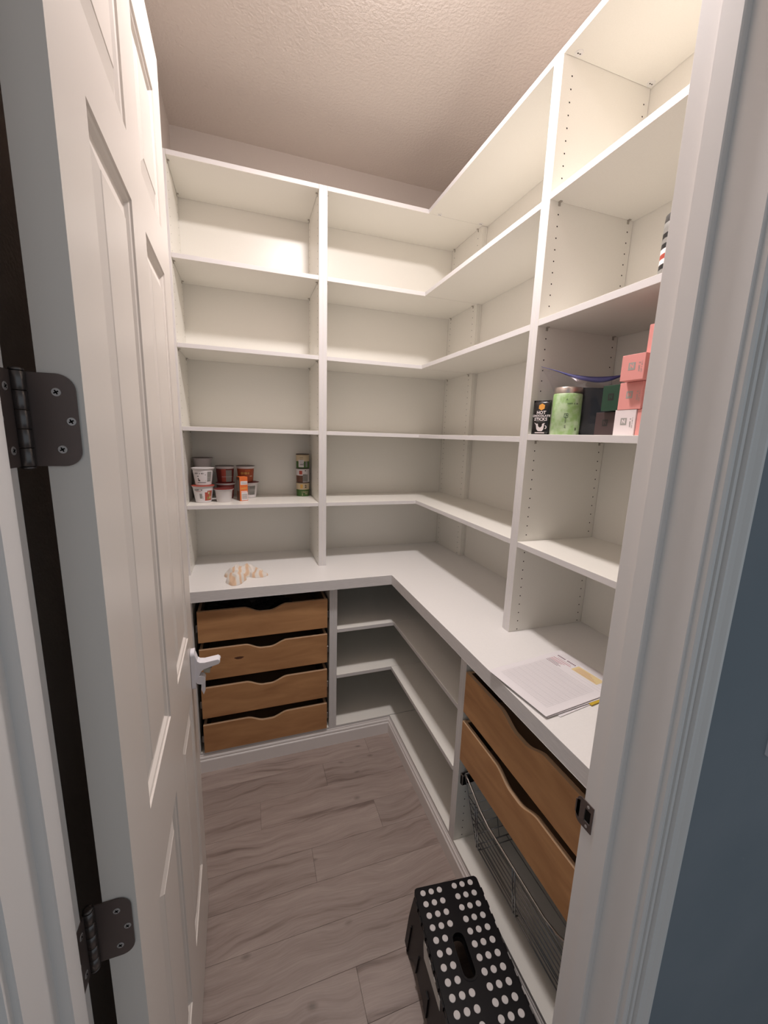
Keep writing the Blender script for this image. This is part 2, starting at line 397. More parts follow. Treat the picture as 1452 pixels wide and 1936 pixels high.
# ------------------------------------------------------------ door leaf
P0 = Vector((-.151,.488,0)); P1 = Vector((-.170,1.241,0)); td = (P1-P0).normalized(); nd_ = Vector((td.y,-td.x,0))
DT = .036; DW = (P1-P0).length
def dpt(w_, d, z): return P0 + td*w_ + nd_*d + Vector((0,0,z))
door = empty('door_1', P0, 'white six panel door standing open', kind='structure')
b = B()
wl = [0, .107, .322, .432, .650, DW]; zl = [.012,.28,.865,1.04,1.96,2.055,2.325,2.452]
for d0, sg in ((0, 1), (-DT, -1)):
    for i in range(5):
        for j in range(7):
            w0, w1, z0, z1 = wl[i], wl[i+1], zl[j], zl[j+1]
            if i in (1, 3) and j in (1, 3, 5):
                rings = [(0,0),(.0015,-.003),(.006,-.0045),(.011,-.0095),(.020,-.0105),(.0225,-.0085),(.046,-.0025),(.0475,-.0015)]
                prev = None
                for off, dp in rings:
                    R = [b.bm.verts.new(dpt(a, d0+sg*dp, c)) for a, c in ((w0+off,z0+off),(w1-off,z0+off),(w1-off,z1-off),(w0+off,z1-off))]
                    if prev:
                        for k in range(4): b.bm.faces.new((prev[k],prev[(k+1)%4],R[(k+1)%4],R[k])).material_index = b.mi(DOORP)
                    prev = R
                b.bm.faces.new(prev).material_index = b.mi(DOORP)
            else:
                b.quad([dpt(w0,d0,z0),dpt(w1,d0,z0),dpt(w1,d0,z1),dpt(w0,d0,z1)], DOORP)
# edges of the slab
for i in range(5):
    for z in (zl[0], zl[-1]): b.quad([dpt(wl[i],0,z),dpt(wl[i+1],0,z),dpt(wl[i+1],-DT,z),dpt(wl[i],-DT,z)], DOORP)
for j in range(7):
    for w_ in (0, DW): b.quad([dpt(w_,0,zl[j]),dpt(w_,0,zl[j+1]),dpt(w_,-DT,zl[j+1]),dpt(w_,-DT,zl[j])], DOORP)
bmesh.ops.remove_doubles(b.bm, verts=b.bm.verts, dist=1e-5)
obj('door_leaf', b, door)

# hinges
HX, HY = -.2005, .4815
def screw_mb(r=.0042):
    b = B(); b.lathe((0,0,0), [(r,0),(r*.9,.0006)], SCREWM, 20)
    for a in (0.5, 0.5+math.pi/2):
        c, s = math.cos(a), math.sin(a); L, W = r*.55, r*.16
        b.quad([(c*L-s*W, s*L+c*W,.0008),(c*L+s*W, s*L-c*W,.0008),(-c*L+s*W,-s*L-c*W,.0008),(-c*L-s*W,-s*L+c*W,.0008)][::-1], DARK)
    return b
scr = None
for hz in (2.24, 1.611, .980, .352):
    h = .0445
    t = empty('hinge', (HX, HY, hz-h)) ; t.parent = door; t.location = Vector((HX,HY,hz-h)) - P0
    # leaf on the door edge
    le = B(); x0 = HX+.004; x1 = -.187+.0305; r = .0155
    pts = [(x0,hz-h)] + arc(x1-r,hz-h+r,r,-90,0,8) + arc(x1-r,hz+h-r,r,0,90,8) + [(x0,hz+h)]
    le.prism([(x, .4852, z) for x, z in pts], (0,.0014,0), BRONZE)
    L = obj('door_plate', le, t)
    # leaf on the jamb
    lj = B(); pts = [(HY-.004,hz-h),(HY-.004,hz+h)] + [(y, z) for y, z in arc(.4335+r,hz+h-r,r,90,180,8)] + arc(.4335+r,hz-h+r,r,180,270,8)
    lj.prism([(XJL+.0014, y, z) for y, z in pts], (-.0014,0,0), BRONZE)
    J = obj('jamb_plate', lj, t)
    bb = B(); k5 = 2*h/5
    for k in range(5):
        bb.lathe((HX,HY,hz-h+k*k5+.0003), [(.0059,0),(.0062,.0002),(.0062,k5-.0008),(.0059,k5-.0006)], PINM, 20)
    bb.lathe((HX,HY,hz+h), [(.0052,0),(.006,.0008),(.0055,.0025),(.003,.0032)], PINM, 20)
    bb.lathe((HX,HY,hz-h-.003), [(.003,0),(.0055,.0008),(.006,.0022),(.0052,.003)], PINM, 20)
    K = obj('barrel', bb, t)
    for sx_, sz in ((-.1725, hz+.027), (-.1625, hz-.0005), (-.1725, hz-.028)):
        sb = screw_mb()
        bmesh.ops.rotate(sb.bm, cent=(0,0,0), matrix=Matrix.Rotation(math.pi/2, 3, 'X'), verts=sb.bm.verts)
        bmesh.ops.translate(sb.bm, vec=(sx_, .4852, sz), verts=sb.bm.verts)
        s_ = obj('screw', sb, t)
    for sy, sz in ((.4655, hz+.029), (.452, hz), (.4655, hz-.029)):
        sb = screw_mb()
        bmesh.ops.rotate(sb.bm, cent=(0,0,0), matrix=Matrix.Rotation(math.pi/2, 3, 'Y'), verts=sb.bm.verts)
        bmesh.ops.translate(sb.bm, vec=(XJL+.0014, sy, sz), verts=sb.bm.verts)
        obj('screw', sb, t)

# white lever lock on the door
lv = empty('lever_lock', (0,0,0)); lv.parent = door; lv.location = dpt(.68,0,.88)-P0
lv['label'] = 'white plastic lever with clear catch'
wc = .676
def dlp(u, d, z): return dpt(wc+u, d, z)
b = B()
pts = [(x, z) for x, z in rrect(-.017,.017,.872,.992,.013,6)]
b.prism([dlp(x, .001, z) for x, z in pts], nd_*.011, WHITEP); obj('base_plate', b, lv)
b = B()
# projecting lever, drawn in the plane square to the door: (distance from door, z)
prof = [(.010,.986),(.014,.975),(.018,.960),(.024,.955),(.036,.953),(.072,.957),(.077,.953),(.078,.947),(.074,.942),(.050,.936),(.034,.932),(.026,.925),(.021,.915),(.016,.905),(.010,.900)]
b.prism([dlp(-.013, d, z) for d, z in prof], td*.026, WHITEP); b.bevel(.0022, 2); obj('lever', b, lv)
b = B()
prof = arc(.0245,.9005,.0125,0,360,18)[:-1]
b.prism([dlp(-.014, d, z) for d, z in prof], td*.022, WHITEP); 
b.prism([dlp(-.012, d, z) for d, z in ((.026,.900),(.036,.900),(.035,.865),(.030,.852),(.024,.868))], td*.012, WHITEP); b.bevel(.0012); obj('catch_knob', b, lv)
b = B()
b.prism([dlp(.010, d, z) for d, z in ((.030,.932),(.048,.938),(.050,.918),(.046,.906),(.032,.910))], td*.010, CLEARP); b.bevel(.0012); obj('clear_catch', b, lv)
b = B(); b.tube([dlp(.002,.0,.935), dlp(.002,.055,.935)], .008, PINM, 14); obj('spindle', b, lv)

# ------------------------------------------------------------ cabinet helpers
HOLE = new_mat('pin_hole', (0.012,0.01,0.008), 0.9, spec=0.05)
def holes_x(parent, xface, sx, ys, zs, skip=()):
    """hole rows on a panel face at x = xface looking to sx"""
    b = B(); n = 0
    for y in ys:
        for z in zs:
            v = [b.bm.verts.new((xface+sx*.0003, y+.0023*math.cos(a), z+.0023*math.sin(a))) for a in [math.pi*k/4 for k in range(8)]]
            b.bm.faces.new(v).material_index = b.mi(HOLE)
    return obj('pin_holes', b, parent, kind='stuff')
def holes_y(parent, yface, sy, xs, zs):
    b = B()
    for x in xs:
        for z in zs:
            v = [b.bm.verts.new((x+.0023*math.cos(a), yface+sy*.0003, z+.0023*math.sin(a))) for a in [math.pi*k/4 for k in range(8)]]
            b.bm.faces.new(v).material_index = b.mi(HOLE)
    return obj('pin_holes', b, parent, kind='stuff')
CLIP = flat('shelf_pin_plastic', (0.42,0.38,0.33), 0.4)
def pin(shelf, x, y, z, sx, sy):
    """small bracket under a shelf end; (sx, sy) points away from the panel it is plugged in"""
    b = B()
    if sx: 
        a, c = sorted((x, x+sx*.009)); b.box(a, c, y-.004, y+.004, z-.0022, z, CLIP); a, c = sorted((x, x+sx*.0022)); b.box(a, c, y-.0035, y+.0035, z-.011, z-.002, CLIP)
    else:
        a, c = sorted((y, y+sy*.009)); b.box(x-.004, x+.004, a, c, z-.0022, z, CLIP); a, c = sorted((y, y+sy*.0022)); b.box(x-.0035, x+.0035, a, c, z-.011, z-.002, CLIP)
    return obj('shelf_pin', b, shelf)
def cam_fit(shelf, x, y, z):
    b = B(); b.lathe((x,y,z-.0012), [(.0115,0),(.0120,.0012)], CTOP, 24, smooth=False)
    b.quad([(x-.0045,y-.001,z-.0016),(x+.0045,y-.001,z-.0016),(x+.0045,y+.001,z-.0016),(x-.0045,y+.001,z-.0016)], CLIP)
    b.lathe((x-.004,y,z-.0018),[(.0018,0),(.0018,.0006)],HOLE,8); b.lathe((x+.004,y,z-.0018),[(.0018,0),(.0018,.0006)],HOLE,8)
    return obj('cam_fitting', b, shelf)

S = [2.6923, 2.3216, 1.9715, 1.6197, 1.2610]; RS = [2.6923, 2.3287, 1.9772, 1.6257, 1.2615]
HC, ZCB = .9238, .8752
YU = 2.0164; XU = .8768
ZH0 = .9319; PZ = [ZH0+.032*i for i in range(55)]
ST = .019

# ---- upper left unit
u1 = empty('shelving_unit', (XL, YU, HC), 'open white shelving unit at the left, five shelves, cups on its lowest shelf', 'shelving unit')
one('side_panel', XL-.0193,XL,YU,2.336,HC,S[0], MEL, u1, .0006, front=('-y',), fmat=EDGE)
one('side_panel', .3426,.3426+T,YU,2.336,HC,S[0], MEL, u1, .0006, front=('-y',), fmat=EDGE)
one('back_panel', XL-.0193,.3426+T,2.3365,2.3455,HC,S[0], MEL, u1)
for i, z in enumerate(S):
    sh = one('shelf', XL+.0006,.3420,YU+(.0005 if i else 0),2.3355,z-ST,z, MEL, u1, .0008, front=('-y',), fmat=EDGE)
    for x, s_ in ((XL,1),(.3426,-1)):
        for y in (YU+.037, 2.30):
            pin(sh, x, y, z-ST, s_, 0)
holes_x(u1, XL, 1, (YU+.037,2.303), PZ); holes_x(u1, .3426, -1, (YU+.037,2.303), PZ)

# ---- upper corner unit
u2_ = empty('shelving_unit', (.3619, YU, HC), 'empty white corner shelving unit with L shaped shelves over the worktop corner', 'shelving unit')
xa = .3426+T
one('side_panel', xa+.0001,xa+T,YU,2.336,HC,S[0], MEL, u2_, .0006, front=('-y',), fmat=EDGE)
one('side_panel', XU,1.2065,1.1423,1.1423+T,HC,S[0], MEL, u2_, .0006, front=('-x',), fmat=EDGE)
one('end_panel', 1.177,1.196,YU,2.336,HC,S[0]-ST, MEL, u2_, .0006)
one('end_panel', 1.1965,1.2152,YU,2.336,HC,S[0]-ST, MEL, u2_, .0006)
one('back_panel', xa,1.177,2.3365,2.3455,HC,S[0], MEL, u2_)
one('back_panel', 1.2075,1.2155,1.1423,YU-.001,HC,S[0], MEL, u2_)
for i, z in enumerate(S):
    e = .0006 if i else 0
    sh = one('shelf', xa+T+.0005,1.1765,YU,2.3355,z-ST,z, MEL, u2_, .0006, front=('-y',), fmat=EDGE)
    dz = -.0012 if i == 3 else .0004*i
    s2 = one('shelf', XU+.0002,1.2070,1.1423+T+.0006,YU-.0012,z-ST+dz,z+dz, MEL, u2_, .0006, front=('-x',), fmat=EDGE)
    pin(sh, xa+T, YU+.037, z-ST, 1, 0); pin(sh, 1.177, YU+.037, z-ST, -1, 0); pin(sh, 1.177, 2.303, z-ST, -1, 0)
    if i == 0: cam_fit(s2, .93, YU-.012, z-ST); cam_fit(s2, 1.16, YU-.012, z-ST)
holes_x(u2_, 1.177, -1, (YU+.035,2.305), PZ)

# ---- upper right unit
u3 = empty('shelving_unit', (XU, .493, HC), 'white shelving unit nearest the doorway at right, holding the tea tin and cartons', 'shelving unit')
one('side_panel', XU,1.2065,1.1229,1.1422,HC,S[0], MEL, u3, .0006, front=('-x',), fmat=EDGE)
one('side_panel', XU,1.2065,.4735,.4928,HC,S[0], MEL, u3, .0006, front=('-x',), fmat=EDGE)
one('back_panel', 1.2075,1.2155,.4735,1.1422,HC,S[0], MEL, u3)
for i, z in enumerate(RS):
    sh = one('shelf', XU+.0002,1.2070,.4934,1.1223,z-ST,z, MEL, u3, .0006, front=('-x',), fmat=EDGE)
    for x in (.9116, 1.1850):
        if i == 0: cam_fit(sh, x+.004, 1.108, z-ST)
        else: pin(sh, x, 1.1229, z-ST, 0, -1)
        pin(sh, x, .4928, z-ST, 0, 1)
holes_y(u3, 1.1229, -1, (.9116,1.1870), [z for z in PZ if all(not (s-ST-.014 < z < s+.003) for s in RS)])
holes_y(u3, .4928, 1, (.9116,1.1870), PZ)

# ---- worktop
YL_, XL_ = 1.793, .6706
b = B()
poly = [(XWL+.001,YL_),(XL_,YL_),(XL_,.4735),(1.2155,.4735),(1.2155,2.3455),(XWL+.001,2.3455)]
b.prism([(x,y,ZCB) for x,y in poly], (0,0,HC-.0002-ZCB), CEDGE, cap=CTOP)
b.bevel(.0005)
obj('worktop', b, origin=(XL_, YL_, ZCB), label='continuous L shaped white laminate worktop below the shelving', cat='worktop')

# ---- base: kick trims (the skirting under the cabinets)
YK, XK = 1.822, .690
CY, CX = 1.832, .700
Z0 = .105
prof = [(0,0),(0,.062),(-.002,.066),(-.0045,.068),(-.0045,.071),(-.003,.074),(-.0045,.080),(-.008,.084),(-.008,.0885),(-.010,.092),(-.010,0)]
def sweep(b, path, prof, mat):
    """path: xy corners with outward normals chained; prof: (out, z)"""
    n = len(path); rows = []
    for i, (p, nrm) in enumerate(path):
        rows.append([b.bm.verts.new((p[0]+nrm[0]*o_, p[1]+nrm[1]*o_, z)) for o_, z in prof])
    for A, C in zip(rows, rows[1:]):
        for k in range(len(prof)):
            f = b.bm.faces.new((A[k], A[(k+1) % len(prof)], C[(k+1) % len(prof)], C[k])); f.material_index = b.mi(mat)
    b.bm.faces.new(rows[0]).material_index = b.mi(mat); b.bm.faces.new(rows[-1][::-1]).material_index = b.mi(mat)
b = B(); sweep(b, [((XWL+.001,YK),(0,-1)), ((XK,YK),(-1,-1))], prof, PAINT)
obj('baseboard_back', b, kind='structure')
b = B(); sweep(b, [((XK,YK),(-1,-1)), ((XK,.4735),(-1,0))], prof, PAINT)
obj('baseboard_right', b, kind='structure')
b = B(); sweep(b, [((XWL,.475),(1,0)), ((XWL,YK-.002),(1,0))], [(0,0),(.012,0),(.012,.07),(.008,.08),(.004,.09),(0,.09)], PAINT)
obj('baseboard_left', b, kind='structure')

# ---- drawers
def drawer_front(axis, a0, a1, z0, z1, face, th, inward):
    """plywood front with a scooped top edge; runs a0..a1, scoop in the middle"""
    c = (a0+a1)/2; dep = .026; pts = [(a0,z0),(a1,z0),(a1,z1)]
    hw = .098; N = 24; sc = []
    for i in range(N+1):
        u = c+hw-2*hw*i/N; s = abs(u-c)/hw
        k = 0.5*(1+math.cos(math.pi*min(1, max(0,(s-.18)/.82))))
        sc.append((u, z1-dep*k))
    pts += sc + [(a0,z1)]
    b = B()
    if axis == 'x': P = [(a, face, z) for a, z in pts]; ext = (0, th*inward, 0)
    else: P = [(face, a, z) for a, z in pts]; ext = (th*inward, 0, 0)
    b.prism(P, ext, PLYEDGE, cap=MAPLE)
    b.bevel(.001)
    return b
def drawer(parent, axis, a0, a1, z0, z1, face, depth):
    """face coordinate of the front; body runs inwards (positive direction)"""
    th = .012
    body = B()
    def bx(p0,p1,q0,q1,r0,r1,mat):
        if axis == 'x': body.box(p0,p1,q0,q1,r0,r1,mat,top=PLYEDGE)
        else: body.box(q0,q1,p0,p1,r0,r1,mat,top=PLYEDGE)
    f2 = face+.0125; e = face+depth
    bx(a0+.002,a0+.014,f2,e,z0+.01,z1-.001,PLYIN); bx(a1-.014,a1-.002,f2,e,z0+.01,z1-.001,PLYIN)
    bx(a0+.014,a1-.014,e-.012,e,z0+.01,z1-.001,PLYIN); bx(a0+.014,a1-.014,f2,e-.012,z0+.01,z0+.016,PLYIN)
    d = obj('drawer', body, parent)
    obj('drawer_front', drawer_front(axis,a0,a1,z0,z1,face,th,1), d)
    zm = z0+.045
    for q0, q1 in ((a0-.0095,a0+.0015),(a1-.0015,a1+.0095)):
        s = B()
        if axis == 'x': s.box(q0,q1,face+.014,e,zm,zm+.035,SLIDE)
        else: s.box(face+.014,e,q0,q1,zm,zm+.035,SLIDE)
        s.bevel(.002); obj('slide', s, d)
    return d
c1 = empty('drawer_cabinet', (XL, CY, Z0), 'four drawer cabinet with scooped plywood fronts under the left worktop', 'drawer cabinet')
one('side_panel', XWL+.002,-.2455,CY,2.336,0.004,ZCB-.0003, MEL, c1, .0006, front=('-y',), fmat=DIVM)
one('side_panel', .3650,.3650+T,CY,2.336,0.004,ZCB-.0003, MEL, c1, .0006, front=('-y',), fmat=DIVM)
one('back_panel', XWL+.002,.3650+T,2.3365,2.3455,Z0,ZCB-.0003, MEL, c1)
one('bottom_panel', -.2450,.3645,CY+.001,2.3355,Z0-.018,Z0-.004, MEL, c1, front=('-y',), fmat=DIVM)
dr = []
for z0, z1 in ((.668,.816),(.481,.632),(.286,.440),(.106,.249)):
    dr.append(drawer(c1, 'x', -.2285,.3530,z0,z1,1.824,.47))
# knot in the second front
b = B(); kc = (-.060,.572)
for r_, kk in ((1,0),):
    v = [b.bm.verts.new((kc[0]+.020*math.cos(a)*(1+.2*math.sin(3*a)), 1.8236, kc[1]+.0065*math.sin(a))) for a in [2*math.pi*k/16 for k in range(16)]]
    b.bm.faces.new(v).material_index = b.mi(KNOT)
obj('knot', b, dr[1])

# ---- lower corner cabinet
c2 = empty('corner_cabinet', (CX, CY, Z0), 'open base corner cabinet with L shaped shelves under the worktop', 'corner cabinet')
xb = .3650+T
one('side_panel', xb+.0002,xb+T,CY,2.336,0.004,ZCB-.0003, MEL, c2, .0006, front=('-y',), fmat=DIVM)
one('side_panel', CX,1.2065,1.1205,1.1397,0.004,ZCB-.0003, MEL, c2, .0006, front=('-x',), fmat=DIVM)
one('back_panel', xb,1.2065,2.3365,2.3455,Z0,ZCB-.0003, MEL, c2)
one('back_panel', 1.2075,1.2155,1.1205,2.3355,Z0,ZCB-.0003, MEL, c2)
for z, nm in ((.6502,'shelf'),(.3975,'shelf'),(Z0,'bottom_panel')):
    f_ = .0005 if nm == 'shelf' else 0
    one(nm, xb+T+.0005,1.2065,CY-.003*(nm=='shelf')+f_,2.3355,z-ST,z, MEL, c2, .0007, front=('-y',), fmat=DIVM)
    one(nm, CX+(.0045 if z > .6 else -.002 if nm=='shelf' else 0),1.2065,1.1402,CY-.0045,z-ST,z, MEL, c2, .0007, front=('-x',), fmat=DIVM)

# ---- right drawer cabinet with wire basket
c3 = empty('drawer_cabinet', (CX, .493, Z0), 'base cabinet at the right with two plywood drawers over a wire basket', 'drawer cabinet')
one('side_panel', CX,1.2065,1.1012,1.1204,0.004,ZCB-.0003, MEL, c3, .0006, front=('-x',), fmat=DIVM)
one('side_panel', CX,1.2065,.4740,.4928,0.004,ZCB-.0003, MEL, c3, .0006, front=('-x',), fmat=DIVM)
one('back_panel', 1.2075,1.2155,.4740,1.1204,Z0,ZCB-.0003, MEL, c3)
one('bottom_panel', CX,1.2065,.4933,1.1008,Z0-ST,Z0, MEL, c3, .0006, front=('-x',), fmat=DIVM)
for z0, z1 in ((.663,.8165),(.471,.6265)):
    drawer(c3, 'y', .5035,1.0930,z0,z1,.695,.47)
holes_y(c3, 1.1012, -1, (.735,1.165), [.12+.032*i for i in range(23)])

# basket: tapered wire tray hanging from side rails
WB = empty('wire_basket', (0,0,0)); WB.parent = c3; WB.location = Vector((.745,.80,.155)) - c3.location; WB['label'] = 'chrome wire basket'
xf0, xb0, ya0, yb0, zt = .716, 1.17, .513, 1.081, .412        # rim
xf1, xb1, ya1, yb1, zb = .746, 1.14, .575, 1.022, .158       # bottom
R1 = .0022
def lerp(a, b_, t_): return a+(b_-a)*t_
def lvl(t_): return lerp(xf0,xf1,t_), lerp(xb0,xb1,t_), lerp(ya0,ya1,t_), lerp(yb0,yb1,t_), lerp(zt,zb,t_)
b = B()
fr = [(xf0,ya0,zt),(xf0,ya0+.02,zt-.004),(xf0+.003,ya0+.10,zt-.05),(xf0+.006,ya0+.15,zt-.068),(xf0+.006,yb0-.15,zt-.068),(xf0+.003,yb0-.10,zt-.05),(xf0,yb0-.02,zt-.004),(xf0,yb0,zt)]
b.tube(fr, .0034, CHROMR, 8)
b.tube([(xf0,yb0,zt),(xb0,yb0,zt),(xb0,ya0,zt),(xf0,ya0,zt)], .0032, CHROME, 8)
obj('rim', b, WB)
b = B()
for k in range(8):
    t_ = .30+.70*k/7; x0,x1,y0,y1,z = lvl(t_)
    b.tube([(x0,y0,z),(x0,y1,z)], .0017 if k < 7 else .0024, CHROME, 6)
obj('front_wires', b, WB)
for sgn in (0, 1):
    b = B()
    for k in range(7):
        t_ = .14+.86*k/6; x0,x1,y0,y1,z = lvl(t_); y = y1 if sgn else y0
        b.tube([(x0,y,z),(x1,y,z)], .0018 if k < 6 else .0024, CHROME, 5)
    for k in range(5):
        x = lerp(xf1, xb1, k/4); xx = lerp(xf0, xb0, k/4)
        b.tube([(xx, yb0 if sgn else ya0, zt),(x, yb1 if sgn else ya1, zb)], .0016, CHROME, 5)
    obj('side_wires', b, WB)
b = B()
for k in range(7):
    t_ = .14+.86*k/6; x0,x1,y0,y1,z = lvl(t_); b.tube([(x1,y0,z),(x1,y1,z)], .0013, CHROME, 5)
obj('back_wires', b, WB)
for y in (lerp(ya1,yb1,.5)-.006, lerp(ya1,yb1,.5)+.006, yb1-.004, yb1-.016, ya1+.004, ya1+.016):
    tt = 0.27; x0 = lvl(tt)[0]
    yt = y
    b = B(); b.tube([(x0-.001,yt,lvl(tt)[4]),(xf1-.0015,y,zb-.002),(xf1+.012,y,zb-.002)], .0024, CHROME, 6); obj('upright', b, WB)
b = B()
for k in range(7):
    x = lerp(xf1, xb1, (k+.3)/7); b.tube([(x,ya1,zb),(x,yb1,zb)], .0015, CHROME, 5)
for k in range(2):
    y = lerp(ya1, yb1, .04+.92*k); b.tube([(xf1,y,zb-.003),(xb1,y,zb-.003)], .0018, CHROME, 5)
obj('bottom_wires', b, WB)
for s_, yy in ((1, 1.1005), (-1, .4935)):
    b = B(); a, c_ = sorted((yy, yy-s_*.012)); b.box(.712,1.16,a,c_,.372,.398,SLIDE); a, c_ = sorted((yy-s_*.003, yy-s_*.019)); b.box(.706,.760,a,c_,.362,.405,DARK)
    b.bevel(.003); obj('runner', b, WB)

# ------------------------------------------------------------ ceiling lamp (above the frame)
cl = empty('ceiling_light', (LX,LY,LZ), 'round flush ceiling lamp over the middle of the pantry', 'lamp')
b = B(); b.lathe((LX,LY,LZ), [(.090,0),(.102,.001),(.104,.008),(.102,.0245)], WHITEP, 40); obj('trim_ring', b, cl)
b = B(); b.lathe((LX,LY,LZ-.022), [(.001,0),(.030,.001),(.056,.004),(.076,.010),(.085,.016),(.088,.0215)], LENS, 40); obj('dome', b, cl)

# ------------------------------------------------------------ cups, carton and cans on the left unit's lowest shelf
ZS = S[4]
CUPG = 'food cups and bowls on the left shelf'
def cup(name, x, y, z, rt_, rb_, h, mats, label, lidm=FILM, lip=.005, rimm=None, group=None, bands=None, tall_rim=.008, parts=None):
    """tapered food cup; bands(angle, j) gives print material on the wall, j = 0..9 from the foot up"""
    t = empty(name, (x,y,z), label, 'cup', CUPG)
    b = B(); N = 10; H = h-.0035
    prof = [(rb_-.003,0),(rb_,.002)] + [(lerp(rb_,rt_,k/N), .004+(H-tall_rim-.004)*k/N) for k in range(N+1)]
    b.lathe((x,y,z), prof, mats, 48, matf=(lambda a, j: bands(a, j-2) if (bands and j >= 2) else mats))
    obj('cup_body', b, t)
    b = B(); b.lathe((x,y,z+H-tall_rim), [(rt_-.0015,-.0006),(rt_+.002,.001),(rt_+.002,tall_rim-.003),(rt_+lip,tall_rim-.0012),(rt_+lip-.0005,tall_rim)], rimm or mats, 48)
    obj('rim', b, t)
    b = B()
    prof = [(rt_+lip-.0003,0),(rt_+lip+.0015,.0008),(rt_+.001,.0022),(rt_-.006,.0032),(.001,.0034)]
    b.lathe((x,y,z+H), prof, lidm, 48); obj('foil_lid', b, t)
    return t
def front_text(b, txt, size, cx, cy, r, z, ang, mat, bold=0.0):
    """letters wrapped on a cylinder of radius r; ang = direction the print faces (degrees)"""
    a0 = math.radians(ang)
    def f(u, v): a = a0+u/r; return (cx+(r+.0005)*math.cos(a), cy+(r+.0005)*math.sin(a), z+v)
    text_polys(b, txt, size, f, mat, bold=bold)
def patch(b, cx, cy, r0, r1, a0, a1, z0, z1, mat, n=6):
    """printed patch on a cone wall; r0 at z0 and r1 at z1"""
    for k in range(n):
        A = math.radians(a0+(a1-a0)*k/n); C = math.radians(a0+(a1-a0)*(k+1)/n)
        b.quad([(cx+r0*math.cos(A),cy+r0*math.sin(A),z0),(cx+r0*math.cos(C),cy+r0*math.sin(C),z0),(cx+r1*math.cos(C),cy+r1*math.sin(C),z1),(cx+r1*math.cos(A),cy+r1*math.sin(A),z1)], mat)
# angles: 270 looks to the door; the camera sees roughly 185..355
def bandsA(a, j):                                    # white cup with red picture field
    if 283 < a < 340 and 1 <= j <= 7-(0 if a > 300 else 1): return P_RED
    return P_WHITE
A_ = cup('soup_cup', -.2035,2.118,ZS,.046,.0355,.0845,P_WHITE,'white and red paper cup with foil lid, bottom of the front left stack',P_RED,.006,bands=bandsA)
b = B(); x, y = -.2035, 2.118
def wr(z): return lerp(.0355,.046,(z-.004)/.070)+.0006
for (a0,a1,z0,z1,m) in ((252,268,.022,.046,P_GREY),(272,273.6,.018,.034,P_DGREY),(300,318,.016,.030,P_OLIVE),(312,324,.034,.052,P_OLIVE),(305,315,.044,.054,P_CREAM),(318,328,.020,.032,P_CREAM),(228,262,.056,.0575,P_RED)):
    patch(b,x,y,wr(z0),wr(z1),a0,a1,ZS+z0,ZS+z1,m)
wrap_marks(b,6,.010,x,y,wr(.063),ZS+.0645,246,P_DGREY); obj('print', b, A_)
def bandsB(a, j):
    if 298 < a < 330 and 2 <= j <= 8: return P_GREY
    return P_WHITE
zB = ZS+.0845
B_ = cup('soup_cup', -.2000,2.119,zB,.046,.0360,.0845,P_WHITE,'white paper cup with black and grey print, standing on the red and white cup',P_WHITE,.006,bands=bandsB)
b = B(); x, y = -.2000, 2.119
for (a0,a1,z0,z1,m) in ((232,292,.0125,.0155,P_DGREY),(240,246,.022,.036,P_DGREY),(246,254,.020,.028,P_DGREY),(286,290,.050,.053,P_BLACK),(236,248,.043,.0465,P_DGREY),(288,291,.022,.024,P_BLACK),(300,326,.038,.0388,P_WHITE),(300,326,.030,.0308,P_WHITE)):
    patch(b,x,y,wr(z0),wr(z1),a0,a1,zB+z0,zB+z1,m)
wrap_marks(b,10,.0072,x,y,wr(.058),zB+.058,252,P_DGREY); obj('print', b, B_)
# rear left stack: three white bowls
def bowl(x, y, z, h, label, rt_=.047, rb_=.036, lidm=FILM, group=None, cat='bowl'):
    t = empty('instant_bowl', (x,y,z), label, cat, CUPG)
    b = B(); b.lathe((x,y,z), [(rb_-.004,.001),(rb_-.001,0),(rb_,.003),(rt_-.003,h-.012),(rt_-.001,h-.010),(rt_,h-.005)], BOWLM, 48); obj('bowl_body', b, t)
    b = B(); b.lathe((x,y,z), [(rt_-.001,h-.0055),(rt_+.0045,h-.0045),(rt_+.0045,h-.003)], BOWLM, 48); obj('rim', b, t)
    b = B(); b.lathe((x,y,z), [(rt_+.004,h-.003),(rt_+.0025,h-.0015),(.001,h)], lidm, 48); obj('film_lid', b, t)
    return t
bowl(-.212,2.262,ZS,.068,'white bowl at the foot of the rear left stack, behind the paper cups')
bowl(-.211,2.262,ZS+.0682,.068,'middle white bowl of the rear left stack')
bowl(-.213,2.262,ZS+.1364,.072,'topmost white bowl with dark film lid, rear left stack')
bowl(-.110,2.118,ZS,.0665,'white plastic bowl with maroon lid in front of the maroon cups',.0425,.0345,P_MAROON)
def bandsE(a, j):
    if 277 < a < 325: return P_GREY if j < 9 else P_MAROON
    if 248 < a <= 277: return P_RED
    return P_MAROON
cup('oat_cup', -.106,2.232,ZS,.044,.036,.0840,P_MAROON,'maroon paper cup on the shelf behind the white bowl',P_MAROON,.003,rimm=P_WHITE)
E_ = cup('oat_cup', -.106,2.232,ZS+.084,.0435,.0385,.0860,P_MAROON,'maroon and grey paper cup with white rim, stacked behind the white bowl',FILM,.003,rimm=P_WHITE,bands=bandsE,tall_rim=.012)
b = B(); patch(b,-.106,2.232,.0423,.0425,250,325,ZS+.084+.030,ZS+.084+.0315,P_WHITE); obj('print', b, E_)
def bandsH(a, j): return P_GREY if (2 <= j <= 8 and 255 < a < 318) else P_WHITE
H_ = cup('noodle_cup', .010,2.245,ZS,.0440,.0345,.0850,P_WHITE,'white and grey paper cup with dark lid, right of the orange carton',P_MAROON,.006,bands=bandsH)
b = B()
for z0 in (.018,.022,.030,.052,.058): patch(b,.010,2.245,wr(z0)-.001,wr(z0)-.001,272,315,ZS+z0,ZS+z0+.0018,P_DGREY)
obj('print', b, H_)
